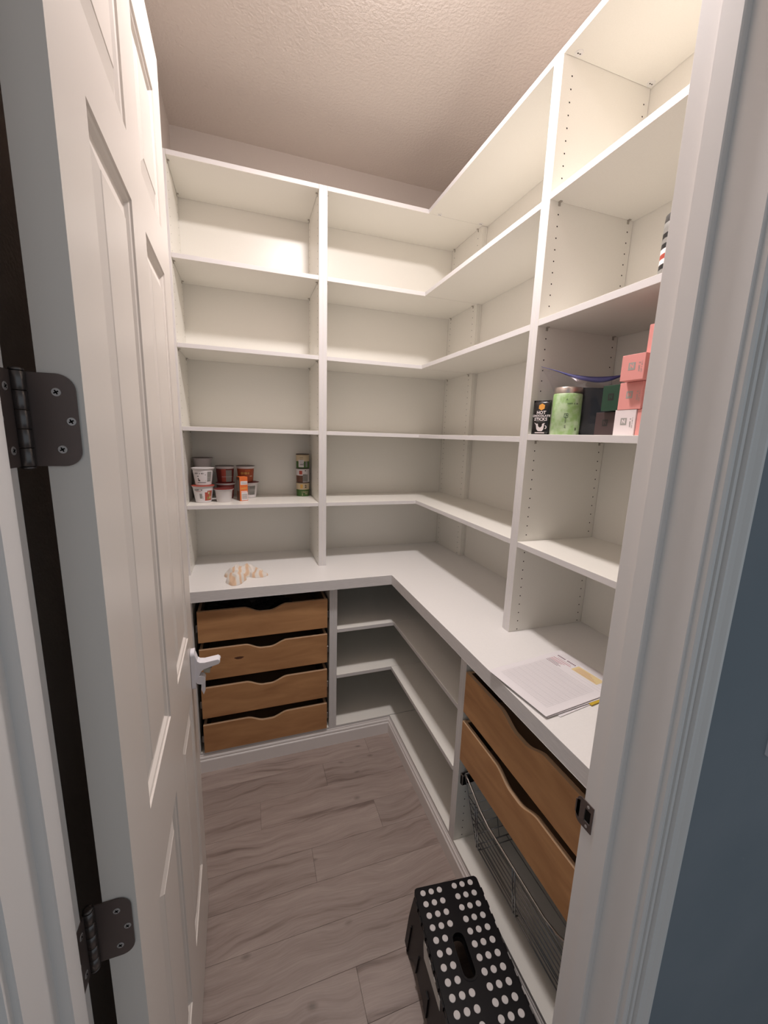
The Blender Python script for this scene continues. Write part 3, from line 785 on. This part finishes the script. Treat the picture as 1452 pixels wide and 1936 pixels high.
G_ = cup('noodle_cup', -.006,2.235,ZS+.085,.0425,.0365,.0860,P_RUST,'rust brown paper cup with yellow lettering, behind the orange carton',FILM,.005,rimm=P_WHITE,tall_rim=.012)
b = B(); wrap_marks(b,6,.0150,-.006,2.235,.0412,ZS+.085+.047,279,P_YELL,4); wrap_marks(b,4,.010,-.006,2.235,.0418,ZS+.085+.060,286,P_ORANGE); patch(b,-.006,2.235,.0401,.0403,300,322,ZS+.085+.030,ZS+.085+.0335,P_CREAM)
obj('print', b, G_)
# orange carton, turned a little
t = empty('snack_carton', (-.024,2.140,ZS), 'tall narrow orange carton with white label panels, among the cups', 'box')
hw = .0205; zt_ = .121; rz = math.radians(22)
b = B(); b.box(-.024-hw,-.024+hw,2.14-hw,2.14+hw,ZS,ZS+zt_,P_ORANGE,('-x',),P_BROWN); b.bevel(.0008); obj('carton_body', b, t, rot=rz, pivot=(-.024,2.14,0))
b = B(); yf = 2.14-hw-.0004
def fp(u0,u1,z0,z1,m,off=0): b.quad([(-.024+u0,yf-off,ZS+z0),(-.024+u1,yf-off,ZS+z0),(-.024+u1,yf-off,ZS+z1),(-.024+u0,yf-off,ZS+z1)],m)
fp(-.013,.019,.003,.044,P_WHITE); fp(-.009,.016,.010,.036,P_GREY,.0002); fp(-.014,.017,.046,.050,P_CARTW); fp(-.016,.0185,.082,.100,P_WHITE)
for k in range(5): fp(-.008,.015,.012+.005*k,.0138+.005*k,P_CARTW,.0004)
for k in range(2): fp(-.012,.0165,.086+.006*k,.0878+.006*k,P_GREY,.0002)
marks(b,4,.012,lambda u,v:(-.024+u,yf-.0002,ZS+.064+v),P_YELL)
obj('print', b, t, rot=rz, pivot=(-.024,2.14,0))
b = B(); b.quad([(-.024-hw-.0004,2.14-hw+.006,ZS+.05),(-.024-hw-.0004,2.14+hw-.006,ZS+.05),(-.024-hw-.0004,2.14+hw-.006,ZS+.105),(-.024-hw-.0004,2.14-hw+.006,ZS+.105)],P_GREY); obj('side_print', b, t, rot=rz, pivot=(-.024,2.14,0))
# three stacked cans at the right end
def can(z, h, bands, label, extra):
    x, y, r = .296, 2.268, .0350
    t = empty('food_can', (x,y,z), label, 'can', 'stacked small cans')
    b = B(); N = 10
    b.lathe((x,y,z), [(r-.002,0),(r,.001)]+[(lerp(r,r+.0012,k/N),.002+(h-.006)*k/N) for k in range(N+1)], P_CREAM, 48, matf=lambda a,j: bands(a,j-2)); obj('can_body', b, t)
    b = B(); b.lathe((x,y,z+h-.004), [(r+.001,0),(r+.0022,.001),(r+.0022,.003),(r+.001,.004),(r-.004,.0028),(.001,.0028)], FILM, 48); obj('lid', b, t)
    b = B(); extra(b, x, y, r+.0018, z); obj('print', b, t)
def e1(b,x,y,r,z):
    front_text(b,'2',.022,x,y,r,z+.055,287,P_BLACK,.0006); wrap_marks(b,6,.010,x,y,r,z+.0245,283,P_CREAM,5); wrap_marks(b,6,.009,x,y,r,z+.0145,283,P_CREAM,3)
    patch(b,x,y,r,r,255,262,z+.006,z+.010,P_CREAM); patch(b,x,y,r,r,240,262,z+.045,z+.066,P_YELL)
def e2(b,x,y,r,z):
    patch(b,x,y,r,r,262,308,z+.004,z+.044,P_GREY); patch(b,x,y,r,r,230,258,z+.044,z+.064,P_RED)
    for k in range(5): patch(b,x,y,r+.0003,r+.0003,264,290,z+.012+.008*k,z+.0135+.008*k,P_DGREY)
    patch(b,x,y,r+.0003,r+.0003,280,290,z+.062,z+.067,P_BLACK)
def e3(b,x,y,r,z):
    patch(b,x,y,r,r,225,272,z+.006,z+.046,P_WHITE); patch(b,x,y,r,r,286,306,z+.006,z+.038,P_GREY)
    wrap_marks(b,3,.012,x,y,r+.0003,z+.022,258,P_BLACK)
    for k in range(3): patch(b,x,y,r+.0003,r+.0003,236,266,z+.034+.011*k,z+.0355+.011*k,P_DGREY)
can(ZS,.0775,lambda a,j: P_GREEN if j < 5 else P_CREAM,'small can with cream and green label, bottom of the stack of three at right',e1)
can(ZS+.0778,.0775,lambda a,j: P_BROWN if (j < 5 and a < 262) else P_WHITE,'small can with grey text panel, middle of the stack of three',e2)
can(ZS+.1556,.0775,lambda a,j: P_GREEN if j < 5 else P_CREAM,'small can with beige label and white text panel, topmost of the stack of three',e3)

# ------------------------------------------------------------ crumpled cloth on the worktop
CL1 = new_mat('striped_cloth', (0.78,0.68,0.58), 0.9)
def cloth_nodes(m):
    tc = nd(m,'ShaderNodeTexCoord'); n = nd(m,'ShaderNodeTexNoise'); n.inputs['Scale'].default_value = 16; n.inputs['Detail'].default_value = 1
    wv = nd(m,'ShaderNodeTexWave'); wv.inputs['Scale'].default_value = 9; wv.inputs['Distortion'].default_value = 7; wv.inputs['Detail'].default_value = 1; wv.inputs['Detail Scale'].default_value = 1.2
    ln(m,tc.outputs['Object'],wv.inputs['Vector'])
    r = nd(m,'ShaderNodeValToRGB'); e = r.color_ramp.elements
    e[0].position = .30; e[0].color = (.74,.69,.64,1); e[1].position = .80; e[1].color = (.72,.50,.34,1); x = e.new(.55); x.color = (.76,.66,.54,1)
    ln(m,wv.outputs[0],r.inputs[0]); ln(m,r.outputs[0],bsdf(m).inputs['Base Color'])
cloth_nodes(CL1); add_bump
from mathutils import noise as mnoise
b = B(); NX, NY = 84, 84
x0,x1,y0,y1 = -.125,.09,1.825,2.10
lobes = [(-.060,1.895,.040,.062,.040,-.15),(-.040,1.975,.058,.055,.048,.2),(-.088,1.975,.030,.042,.026,0),(.036,1.945,.044,.034,.030,-.2),(.005,1.985,.055,.032,.036,-.1)]
def hgt(x,y):
    wx = x+.010*mnoise.noise(Vector((x*22,y*22,5))); wy = y+.010*mnoise.noise(Vector((x*22,y*22,9)))
    h = 0
    for cx,cy,rx,ry,hh,a in lobes:
        dx,dy = wx-cx,wy-cy; c,s = math.cos(a),math.sin(a); u,v = (dx*c+dy*s)/rx,(-dx*s+dy*c)/ry
        d = u*u+v*v
        if d < 1:
            k = hh*(1-d)**.42
            h = max(h, k) if h < .001 else .7*max(h,k)+.3*math.hypot(h,k)
    if h > 0:
        f1 = 1-abs(mnoise.noise(Vector((x*17+y*6,y*9,2)))*2.0)
        f2 = 1-abs(mnoise.noise(Vector((x*34,y*20,7)))*2.0)
        h *= .50+.50*max(0,f1)+.16*f2
    return max(h,0)
G = {}
for i in range(NX+1):
    for j in range(NY+1):
        x = x0+(x1-x0)*i/NX; y = y0+(y1-y0)*j/NY; h = hgt(x,y)
        G[i,j] = (x,y,h)
VV = {}
def gv(i,j,k=0):
    if (i,j,k) not in VV:
        x,y,h = G[i,j]; VV[i,j,k] = b.bm.verts.new((x,y,HC+.0006+(h if k == 0 else 0)))
    return VV[i,j,k]
for i in range(NX):
    for j in range(NY):
        if max(G[i,j][2],G[i+1,j][2],G[i,j+1][2],G[i+1,j+1][2]) > .001:
            f = b.bm.faces.new((gv(i,j),gv(i+1,j),gv(i+1,j+1),gv(i,j+1))); f.smooth = True; f.material_index = b.mi(CL1)
obj('cleaning_cloth', b, origin=(-.03,1.95,HC), label='crumpled white and peach cloth lying on the left worktop', cat='cloth')

# ------------------------------------------------------------ papers on the worktop
ang = math.radians(6.5); pc = Vector((.662,.923)); ux = Vector((math.cos(ang),math.sin(ang))); uy = Vector((math.sin(ang),-math.cos(ang)))
def pp(u, v, z, o_=(0,0), da=0.0):
    c, s = math.cos(da), math.sin(da); u_, v_ = u*c-v*s, u*s+v*c
    q = pc+ux*(u_+o_[0])+uy*(v_+o_[1]); return (q.x,q.y,z)
def sheet(z, o_, da, th, mat, lbl, W_=.279, H_=.216, curl=0.0, name='paper_sheet', grp=None):
    b = B(); n = 14; V0 = []
    for k in range(2):
        V0.append([[b.bm.verts.new(pp(W_*i/n,H_*j/n,z+k*th+curl*max(0,(i/n-.6))**2,o_,da)) for j in range(n+1)] for i in range(n+1)])
    for k in range(2):
        for i in range(n):
            for j in range(n): b.bm.faces.new((V0[k][i][j],V0[k][i+1][j],V0[k][i+1][j+1],V0[k][i][j+1]))
    for i in range(n):
        for jj in (0,n):
            b.bm.faces.new((V0[0][i][jj],V0[0][i+1][jj],V0[1][i+1][jj],V0[1][i][jj])); b.bm.faces.new((V0[0][jj][i],V0[0][jj][i+1],V0[1][jj][i+1],V0[1][jj][i]))
    b.mi(mat)
    return b
t0 = empty('paper_sheet', (*pp(.14,.11,HC)[:2],HC+.001), 'white loose sheet peeping out below the printed form at its near corner', 'paper')
obj('sheet', sheet(HC+.0006,(.034,.012),-.03,.0012,PAPER,''), t0)
t0 = empty('yellow_folder', (*pp(.2,.15,HC)[:2],HC+.003), 'yellow folder edge showing under the papers near the jamb', 'folder')
obj('cover', sheet(HC+.0019,(.150,.124),-.03,.0022,FOLD,'',W_=.15,H_=.106), t0)
t0 = empty('paper_stack', (*pp(.14,.11,HC)[:2],HC+.004), 'stack of white pages lying directly under the printed form', 'paper')
for k in range(3): obj('page', sheet(HC+.0042+.0011*k,(.010-.003*k,.004-.002*k),.012-.006*k,.0008,PAPER,''), t0)
zp = HC+.0078
t0 = empty('printed_form', (*pp(.14,.11,HC)[:2],zp), 'topmost white form with ruled table and yellow note box, at the worktop edge', 'paper')
obj('sheet', sheet(zp,(0,0),0,.0006,PAPER,'',W_=.300,H_=.219), t0)
zq = zp+.0009
b = B()
def ink(u0,u1,v0,v1,m): b.quad([pp(u0,v0,zq),pp(u1,v0,zq),pp(u1,v1,zq),pp(u0,v1,zq)],m)
for k in range(34): v = .022+k*.0052; ink(.030,.205,v,v+.0006,INKL)
for k in range(9): u = .030+k*.0219; ink(u,u+.0005,.022,.195,INKL)
obj('ruled_table', b, t0)
b = B()
for k, (v0, v1) in enumerate(((.020,.050),(.056,.088))): 
    for q in range(6): ink(.262,.268,v0+q*(v1-v0)/6,v0+(q+.7)*(v1-v0)/6,INKD)
for k in range(5): ink(.236-.006*k,.238-.006*k,.020,.020+.050-.006*(k%3),INKD if k > 1 else INKR)
ink(.244,.2465,.020,.085,INKR); ink(.252,.2535,.03,.080,INKR); ink(.276,.277,.02,.09,INKL); ink(.284,.285,.02,.12,INKL)
for k in range(6): ink(.218+.012*k,.2186+.012*k,.105,.205,INKL)
obj('heading_lines', b, t0)
b = B(); ink(.238,.272,.092,.178,NOTE); obj('note_box', b, t0)
b = B(); zq += .0002
for k in range(4): ink(.244+.006*k,.2452+.006*k,.10,.17-.01*k,INKR)
obj('note_lines', b, t0)

# ------------------------------------------------------------ goods on the right unit
ZR = RS[3]
# tea tin
tx, ty, tr = .940, 1.030, .0415
t = empty('tea_tin', (tx,ty,ZR), 'light green tea tin with metal lid in front of the zip bag', 'tin')
b = B(); b.lathe((tx,ty,ZR), [(tr-.002,0),(tr,.002),(tr,.120),(tr-.001,.122)], TING, 64); obj('tin_body', b, t)
b = B(); b.lathe((tx,ty,ZR), [(tr-.002,.1215),(tr-.0012,.124),(tr-.0012,.139),(tr-.003,.1415),(tr-.006,.142),(tr-.007,.141),(.001,.141)], TINLID, 64); obj('lid', b, t)
b = B(); fa = 180+math.degrees(math.atan2(ty,tx))
rr = tr+.0004
patch(b,tx,ty,rr,rr,fa-7,fa+8,ZR+.051,ZR+.063,P_DGREEN)
for (q0,q1,z0,z1) in ((fa-5,fa-1,.0525,.0615),(fa+1,fa+6,.0525,.056),(fa+2,fa+6,.058,.0615)): patch(b,tx,ty,rr+.0002,rr+.0002,q0,q1,ZR+z0,ZR+z1,TING,3)
def vert(u, v): a = math.radians(fa)-v/rr; return (tx+rr*math.cos(a),ty+rr*math.sin(a),ZR+.034-u)
marks(b,9,.0055,vert,P_DGREY,2)
wrap_marks(b,9,.0055,tx,ty,rr-.0004,ZR+.092,fa+24+180*0,P_DGREEN); front_text(b,'^',.014,tx,ty,rr-.0004,ZR+.101,fa-2,P_DGREY)
patch(b,tx,ty,rr,rr,fa+42,fa+48,ZR+.014,ZR+.022,P_DGREY)
obj('print', b, t)
# chocolate pouch
px, py = .893, 1.083
pd = Vector((.5,-.866,0)); pn = Vector((-.866,-.5,0)).normalized(); pd = Vector((-pn.y,pn.x,0))*-1
if pd.y > 0: pd = -pd
pw, ph = .056, .105
t = empty('chocolate_pouch', (px,py,ZR), 'black pouch reading HOT CHOCOLATE STICKS at the left of the tea tin', 'pouch')
b = B(); n = 12; F = [];
for k in (0, 1):
    g = []
    for i in range(n+1):
        col = []
        for j in range(n+1):
            u = -pw/2+pw*i/n; v = ph*j/n
            bul = .007*math.sin(math.pi*i/n)**.7*math.sin(math.pi*min(1,j/n*1.02))**.5 if 0 < i < n and 0 < j < n else 0
            p = Vector((px,py,ZR+.0006))+pd*u+Vector((0,0,v))+pn*(bul if k == 0 else -bul)
            col.append(b.bm.verts.new(p))
        g.append(col)
    F.append(g)
    for i in range(n):
        for j in range(n): f = b.bm.faces.new((g[i][j],g[i+1][j],g[i+1][j+1],g[i][j+1])); f.smooth = True
b.mi(POUCH); bmesh.ops.remove_doubles(b.bm, verts=b.bm.verts, dist=1e-5)
obj('pouch_body', b, t)
def pf(u, v): 
    i = (u+pw/2)/pw; bul = .007*max(0.0,math.sin(math.pi*min(1,max(0,i))))**.7*max(0,math.sin(math.pi*min(1,max(0,v/ph))))**.5
    p = Vector((px,py,ZR))+pd*u+Vector((0,0,v))+pn*(bul+.0009); return tuple(p)
b = B()
hx = [(math.cos(math.radians(a))*.0105, math.sin(math.radians(a))*.0105+.0855) for a in range(30,390,60)]
b.bm.faces.new([b.bm.verts.new(pf(u,v)) for u,v in hx]).material_index = b.mi(P_HEX); obj('badge', b, t)
b = B()
text_polys(b,'HOT',.0135,lambda u,v: pf(u,v+.0675),P_CARTW,bold=.0004); text_polys(b,'CHOCOLATE',.0092,lambda u,v: pf(u,v+.0575),P_CARTW,bold=.0003)
text_polys(b,'STICKS',.0130,lambda u,v: pf(u,v+.0470),P_CARTW,bold=.0004); text_polys(b,'CHOCOLATE',.0045,lambda u,v: pf(u,v+.0395),P_GREY)
obj('lettering', b, t)
b = B()
def pq(L): b.bm.faces.new([b.bm.verts.new(pf(u,v)) for u,v in L]).material_index = b.mi(P_CARTW)
pq([(-.014,.032),(.013,.034),(.011,.016),(.006,.0105),(-.006,.0105),(-.011,.016)]); pq([(-.019,.037),(-.015,.031),(.013,.033),(.015,.0355),(-.013,.0335)])
for a,c in zip(arc(.014,.023,.0062,80,-80,7),arc(.014,.023,.0062,80,-80,7)[1:]):
    k_ = .62; pq([a,c,(.014+(c[0]-.014)*k_,.023+(c[1]-.023)*k_),(.014+(a[0]-.014)*k_,.023+(a[1]-.023)*k_)])
pq([(-.016,.004),(.014,.004),(.014,.007),(-.016,.007)])
obj('cup_picture', b, t)
# dark pouch behind the tin
t = empty('dark_pouch', (1.00,.975,ZR), 'tall black pouch leaning behind the green tea tin', 'pouch')
b = B()
pts = [(-.062,0),(.046,0),(.050,.04),(.056,.118),(.050,.132),(.040,.137),(-.062,.140)]
base = Vector((1.014,.967,ZR+.0006)); dv = Vector((.60,-.80,0))
b.prism([base+dv*u+Vector((-.05*0,0,v)) for u,v in pts], (.014,.010,0), POUCH); b.bevel(.004,2); obj('pouch_body', b, t)
# zip bag: thin clear film with a blue zip
FILMC = bpy.data.materials.new('clear_bag_film'); FILMC.use_nodes = True
nt = FILMC.node_tree; nt.nodes.clear(); out = nt.nodes.new('ShaderNodeOutputMaterial'); mx = nt.nodes.new('ShaderNodeMixShader'); tr_ = nt.nodes.new('ShaderNodeBsdfTransparent'); gl = nt.nodes.new('ShaderNodeBsdfGlossy')
tr_.inputs[0].default_value = (.93,.92,.94,1); gl.inputs['Roughness'].default_value = .18; gl.inputs[0].default_value = (.8,.8,.85,1)
lw = nt.nodes.new('ShaderNodeLayerWeight'); lw.inputs[0].default_value = .25; mth = nt.nodes.new('ShaderNodeMath'); mth.operation = 'MULTIPLY_ADD'; mth.inputs[1].default_value = .35; mth.inputs[2].default_value = .02
nz = nt.nodes.new('ShaderNodeTexNoise'); nz.inputs['Scale'].default_value = 11; bpn = nt.nodes.new('ShaderNodeBump'); bpn.inputs['Strength'].default_value = .25; bpn.inputs['Distance'].default_value = .01
nt.links.new(nz.outputs[0],bpn.inputs['Height']); nt.links.new(bpn.outputs[0],gl.inputs['Normal']); nt.links.new(bpn.outputs[0],lw.inputs['Normal'])
nt.links.new(lw.outputs['Fresnel'],mth.inputs[0]); nt.links.new(mth.outputs[0],mx.inputs[0]); nt.links.new(tr_.outputs[0],mx.inputs[1]); nt.links.new(gl.outputs[0],mx.inputs[2]); nt.links.new(mx.outputs[0],out.inputs[0])
t = empty('zip_bag', (.97,1.02,ZR), 'open clear plastic zip bag with blue seal behind the tin', 'bag')
zipc = [(.900,1.116,1.838),(.925,1.075,1.822),(.950,1.030,1.803),(.978,.975,1.789),(1.000,.940,1.789),(1.030,.918,1.799)]
def spl(P, t_):
    n_ = len(P)-1; f = min(n_-1e-6, t_*n_); i = int(f); f -= i
    p0,p1,p2,p3 = [Vector(P[max(0,min(n_,q))]) for q in (i-1,i,i+1,i+2)]
    return .5*((2*p1)+(-p0+p2)*f+(2*p0-5*p1+4*p2-p3)*f*f+(-p0+3*p1-3*p2+p3)*f**3)
for nm, off in (('front_film',(-.006,-.004)),('back_film',(.050,.036))):
    b = B(); n = 24; m_ = 16; g = []
    for i in range(n+1):
        top = spl(zipc, i/n); botx = .893+.15*i/n+off[0]*1.2; boty = 1.112-.215*i/n+off[1]*1.2; col = []
        if nm == 'front_film': botx = .888+.150*i/n; boty = 1.105-.185*i/n
        for j in range(m_+1):
            s = j/m_; w_ = math.sin(math.pi*s)
            x = lerp(botx,top.x,s); y = lerp(boty,top.y,s); z = lerp(ZR+.001,top.z,s)
            wr_ = .004*mnoise.noise(Vector((i*.5,j*.4,off[0]*100)))*w_
            x += wr_+off[0]*w_*1.0; y = min(1.1205, y+off[1]*w_+wr_)
            col.append(b.bm.verts.new((x,y,z)))
        g.append(col)
    for i in range(n):
        for j in range(m_): f = b.bm.faces.new((g[i][j],g[i+1][j],g[i+1][j+1],g[i][j+1])); f.smooth = True
    b.mi(FILMC); obj(nm, b, t)
b = B(); n = 30; g = []
for i in range(n+1):
    p = spl(zipc, i/n); h_ = .0014+.015*math.sin(math.pi*(i/n)**1.7)**1.3
    g.append([b.bm.verts.new(q) for q in ((p.x,p.y,p.z-h_*.55),(p.x-.0012,p.y-.001,p.z),(p.x,p.y,p.z+h_*.45),(p.x+.0012,p.y+.001,p.z))])
for A, C in zip(g, g[1:]):
    for k in range(4): f = b.bm.faces.new((A[k],A[(k+1)%4],C[(k+1)%4],C[k])); f.smooth = True
b.mi(ZIPM); obj('blue_seal', b, t)
# capsule cartons
def carton(name, x, ya, yb, z, h, mat, label, depth=.20, rot=0.0, side=None, logo=P_LOGO, lm=None, txt=True, face=None):
    t = empty(name, (x,(ya+yb)/2,z), label, 'carton', 'capsule cartons on the right unit')
    b = B(); b.box(x,x+depth,ya,yb,z,z+h,mat,('-y',) if side else None,side); b.bevel(.0008)
    obj('carton_body', b, t, rot=rot, pivot=(x,(ya+yb)/2,0))
    b = B(); c = (ya+yb)/2+.002; zc_ = z+h*.54; s = .0088
    xx = x-.0003
    b.quad([(xx,c+s,zc_-s),(xx,c-s,zc_-s),(xx,c-s,zc_+s),(xx,c+s,zc_+s)], logo)
    text_polys(b,'N',.0135,lambda u,v:(xx-.0002,c-u,zc_+v),lm or mat,bold=.0006)
    if txt:
        for k in range(2):
            marks(b,12 if k else 6,.0035 if k else .0055,lambda u,v,k=k:(xx,ya+.013-.006*k+v*1.0,z+h*.5+u),logo)
    obj('logo_print', b, t, rot=rot, pivot=(x,(ya+yb)/2,0)); return t
cx_ = .915
hh = .0655
carton('capsule_carton', cx_+.02, .8385,.9100, ZR+.0003, .0625, P_CHOC,'dark brown capsule carton, bottom row behind the bag',logo=P_BLACK,lm=P_CHOC,txt=False)
carton('capsule_carton', cx_-.003, .7660,.8265, ZR+.0003, .0640, P_CARTW,'white capsule carton, bottom row of the cartons')
carton('capsule_carton', cx_, .7020,.7650, ZR+.0003, .0640, P_PINK,'pink capsule carton in the bottom row beside the white one')
carton('capsule_carton', cx_+.006, .8230,.8830, ZR+.0648, .0660, P_DGREEN,'dark green capsule carton, second row',logo=P_BLACK,lm=P_DGREEN,txt=False)
carton('capsule_carton', cx_-.004, .7560,.8215, ZR+.0646, .0660, P_PINK,'pink capsule carton beside the dark green one',lm=P_PINK)
carton('capsule_carton', cx_-.028, .7420,.8020, ZR+.1312, .0600, P_PINK,'pink capsule carton, third row, jutting forward',rot=math.radians(4),lm=P_PINK)
carton('capsule_carton', cx_+.01, .7060,.7680, ZR+.1312+.0012, .0600, P_PINKD,'pink capsule carton in the third row behind the jamb',depth=.15) if 0 else None
carton('capsule_carton', cx_-.010, .6950,.7565, ZR+.1916, .0640, P_PINK,'topmost pink capsule carton, mostly hidden by the door jamb',lm=P_PINK)
# tall seasoning can on the shelf above
t = empty('seasoning_can', (1.00,.792,RS[2]), 'tall striped can on the shelf above the cartons, cut by the jamb', 'can')
b = B(); mats_ = [P_BLACK,P_PINK,P_BLACK,P_GREY,P_BLACK,P_CARTW,P_RED,P_CARTW,P_BLACK,P_GREY,P_BLACK,P_GREY,P_GREY]
N = 13; prof = [(.034,.001+.150*k/N) for k in range(N+1)]
b.lathe((1.00,.792,RS[2]), prof, P_BLACK, 32, matf=lambda a,j: mats_[j]); obj('can_body', b, t)
b = B(); b.lathe((1.00,.792,RS[2]), [(.0335,.151),(.034,.153),(.033,.168),(.026,.174),(.001,.175)], P_DGREY, 32); obj('lid', b, t)

# ------------------------------------------------------------ black crumpled bag in the top drawer
b = B(); bmesh.ops.create_icosphere(b.bm, subdivisions=4, radius=1)
for v in b.bm.verts:
    n_ = v.co.normalized(); k = 1+.35*mnoise.noise(n_*3.1)+.22*abs(mnoise.noise(n_*8))
    v.co = Vector((n_.x*.19*k-.02, n_.y*.13*k+2.03, max(.6845, .745+n_.z*.062*k)))
for f in b.bm.faces: f.smooth = False
b.mi(POUCH); obj('plastic_bag', b, origin=(-.02,2.03,.685), label='crumpled black plastic bag inside the top left drawer', cat='bag')

# ------------------------------------------------------------ folding step stool
SR = math.radians(-6.35); SO = Vector((.453,.916)); sx_ = Vector((math.cos(SR),math.sin(SR))); sy_ = Vector((math.sin(SR),-math.cos(SR)))
SW, SL, SH = .209, .366, .220
def sp(u, v, z): q = SO+sx_*u+sy_*v; return (q.x,q.y,z)
stool = empty('step_stool', sp(SW/2,SL/2,0), 'black folding step stool with white anti-slip dots on the plank floor', 'step stool')
b = B()
slot = rrect(.072,.106,.132,.233,.016,5)
def notched():
    P = rrect(0,SW,0,SL,.012,4); return P
b.prism([sp(u,v,SH-.016) for u,v in notched()], (0,0,.016), BLACKP, holes=[[sp(u,v,SH-.016) for u,v in slot]])
b.bevel(.0018); obj('top', b, stool)
# raised grip collar round the slot
b = B(); b.prism([sp(u,v,SH-.030) for u,v in rrect(.067,.111,.127,.238,.019,5)], (0,0,.031), BLACKP, holes=[[sp(u,v,SH-.030) for u,v in slot]]); obj('hand_slot', b, stool)
dm = B(); dm.lathe((0,0,0), [(.0082,-.0004),(.0082,.0008),(.0072,.0013)], DOTM, 20, smooth=False); first = None
for r_ in range(12):
    for c_, u in enumerate((.0252,.0518,.0786,.1288,.1550,.1825)):
        if 4 <= r_ <= 7 and c_ == 2: continue
        p = sp(u, .0175+.0301*r_-.0016*(c_ > 2), SH)
        if first is None:
            bmesh.ops.translate(dm.bm, vec=p, verts=dm.bm.verts); first = obj('rubber_dot', dm, stool, origin=p)
        else: inst('rubber_dot', first, p, stool)
# hinge teeth along the long sides and a raised middle seam
b = B()
for side in (0, 1):
    for k in range(9):
        v = .035+k*.036; u0 = -.004 if side == 0 else SW-.004
        P = [sp(u0,v,SH-.014),sp(u0+.008,v,SH-.014),sp(u0+.008,v+.018,SH-.014),sp(u0,v+.018,SH-.014)]
        b.prism(P, (0,0,.0125), BLACKP)
obj('hinge_knuckles', b, stool, kind='stuff')
# long side legs, splaying outwards
GAPM = flat('pale_opening_fill', (.55,.52,.48), .6)  # pale colour standing in for what shows through the leg opening
def leg(side):
    b = B(); s = -1 if side == 0 else 1; ub = 0 if side == 0 else SW
    def q(v, z, d=0): 
        sp_ = .016*(1-z/SH); return sp(ub+s*(sp_-d), v+(.012*(1-z/SH))*(1 if v > SL/2 else -1), z)
    out = [q(.012,.204),q(-.0,.11),q(.0,0),q(.045,0),q(.075,.045),q(SL-.075,.045),q(SL-.045,0),q(SL,0),q(SL,.11),q(SL-.012,.204)]
    hole = [q(.117,.188),q(.135,.156),q(.250,.176),q(.245,.201),q(.117,.201)]
    nrm = Vector(sp(-s*.010,0,0))-Vector(sp(0,0,0))
    b.prism(out, nrm, BLACKP, holes=[hole]); 
    # ribs
    for k in range(5):
        v = .03+k*(SL-.06)/4; P = [q(v-.003,.008),q(v+.003,.008),q(v+.003,.11),q(v-.003,.11)]
        if 0.045 < v < SL-.045: P = [q(v-.003,.05),q(v+.003,.05),q(v+.003,.11),q(v-.003,.11)]
        b.prism(P, Vector(sp(s*.004,0,0))-Vector(sp(0,0,0)), BLACKP)
    L_ = obj('side_leg', b, stool)
    b = B(); b.prism([q(.1175,.188,-.001),q(.1355,.1565,-.001),q(.2495,.1765,-.001),q(.2445,.2005,-.001),q(.1175,.2005,-.001)], Vector(sp(-s*.003,0,0))-Vector(sp(0,0,0)), GAPM); obj('opening_fill', b, L_)  # added sheet that fills the leg opening, not a part of the stool
leg(0); leg(1)
for v in (.004, SL-.016):
    b = B(); P = [sp(.010,v,.200),sp(-.002,v,.02),sp(.03,v,.0),sp(.06,v,.04),sp(SW/2-.012,v,.05),sp(SW/2-.012,v,.20)]
    b.prism(P, Vector(sp(0,.010,0))-Vector(sp(0,0,0)), BLACKP); obj('end_leg', b, stool)
    b = B(); P = [sp(SW-.010,v,.200),sp(SW+.002,v,.02),sp(SW-.03,v,.0),sp(SW-.06,v,.04),sp(SW/2+.012,v,.05),sp(SW/2+.012,v,.20)]
    b.prism(P, Vector(sp(0,.010,0))-Vector(sp(0,0,0)), BLACKP); obj('end_leg', b, stool)
    b = B(); b.tube([sp(SW/2,v+.005,.045),sp(SW/2,v+.005,.20)], .006, BLACKP, 10); obj('fold_hinge', b, stool)
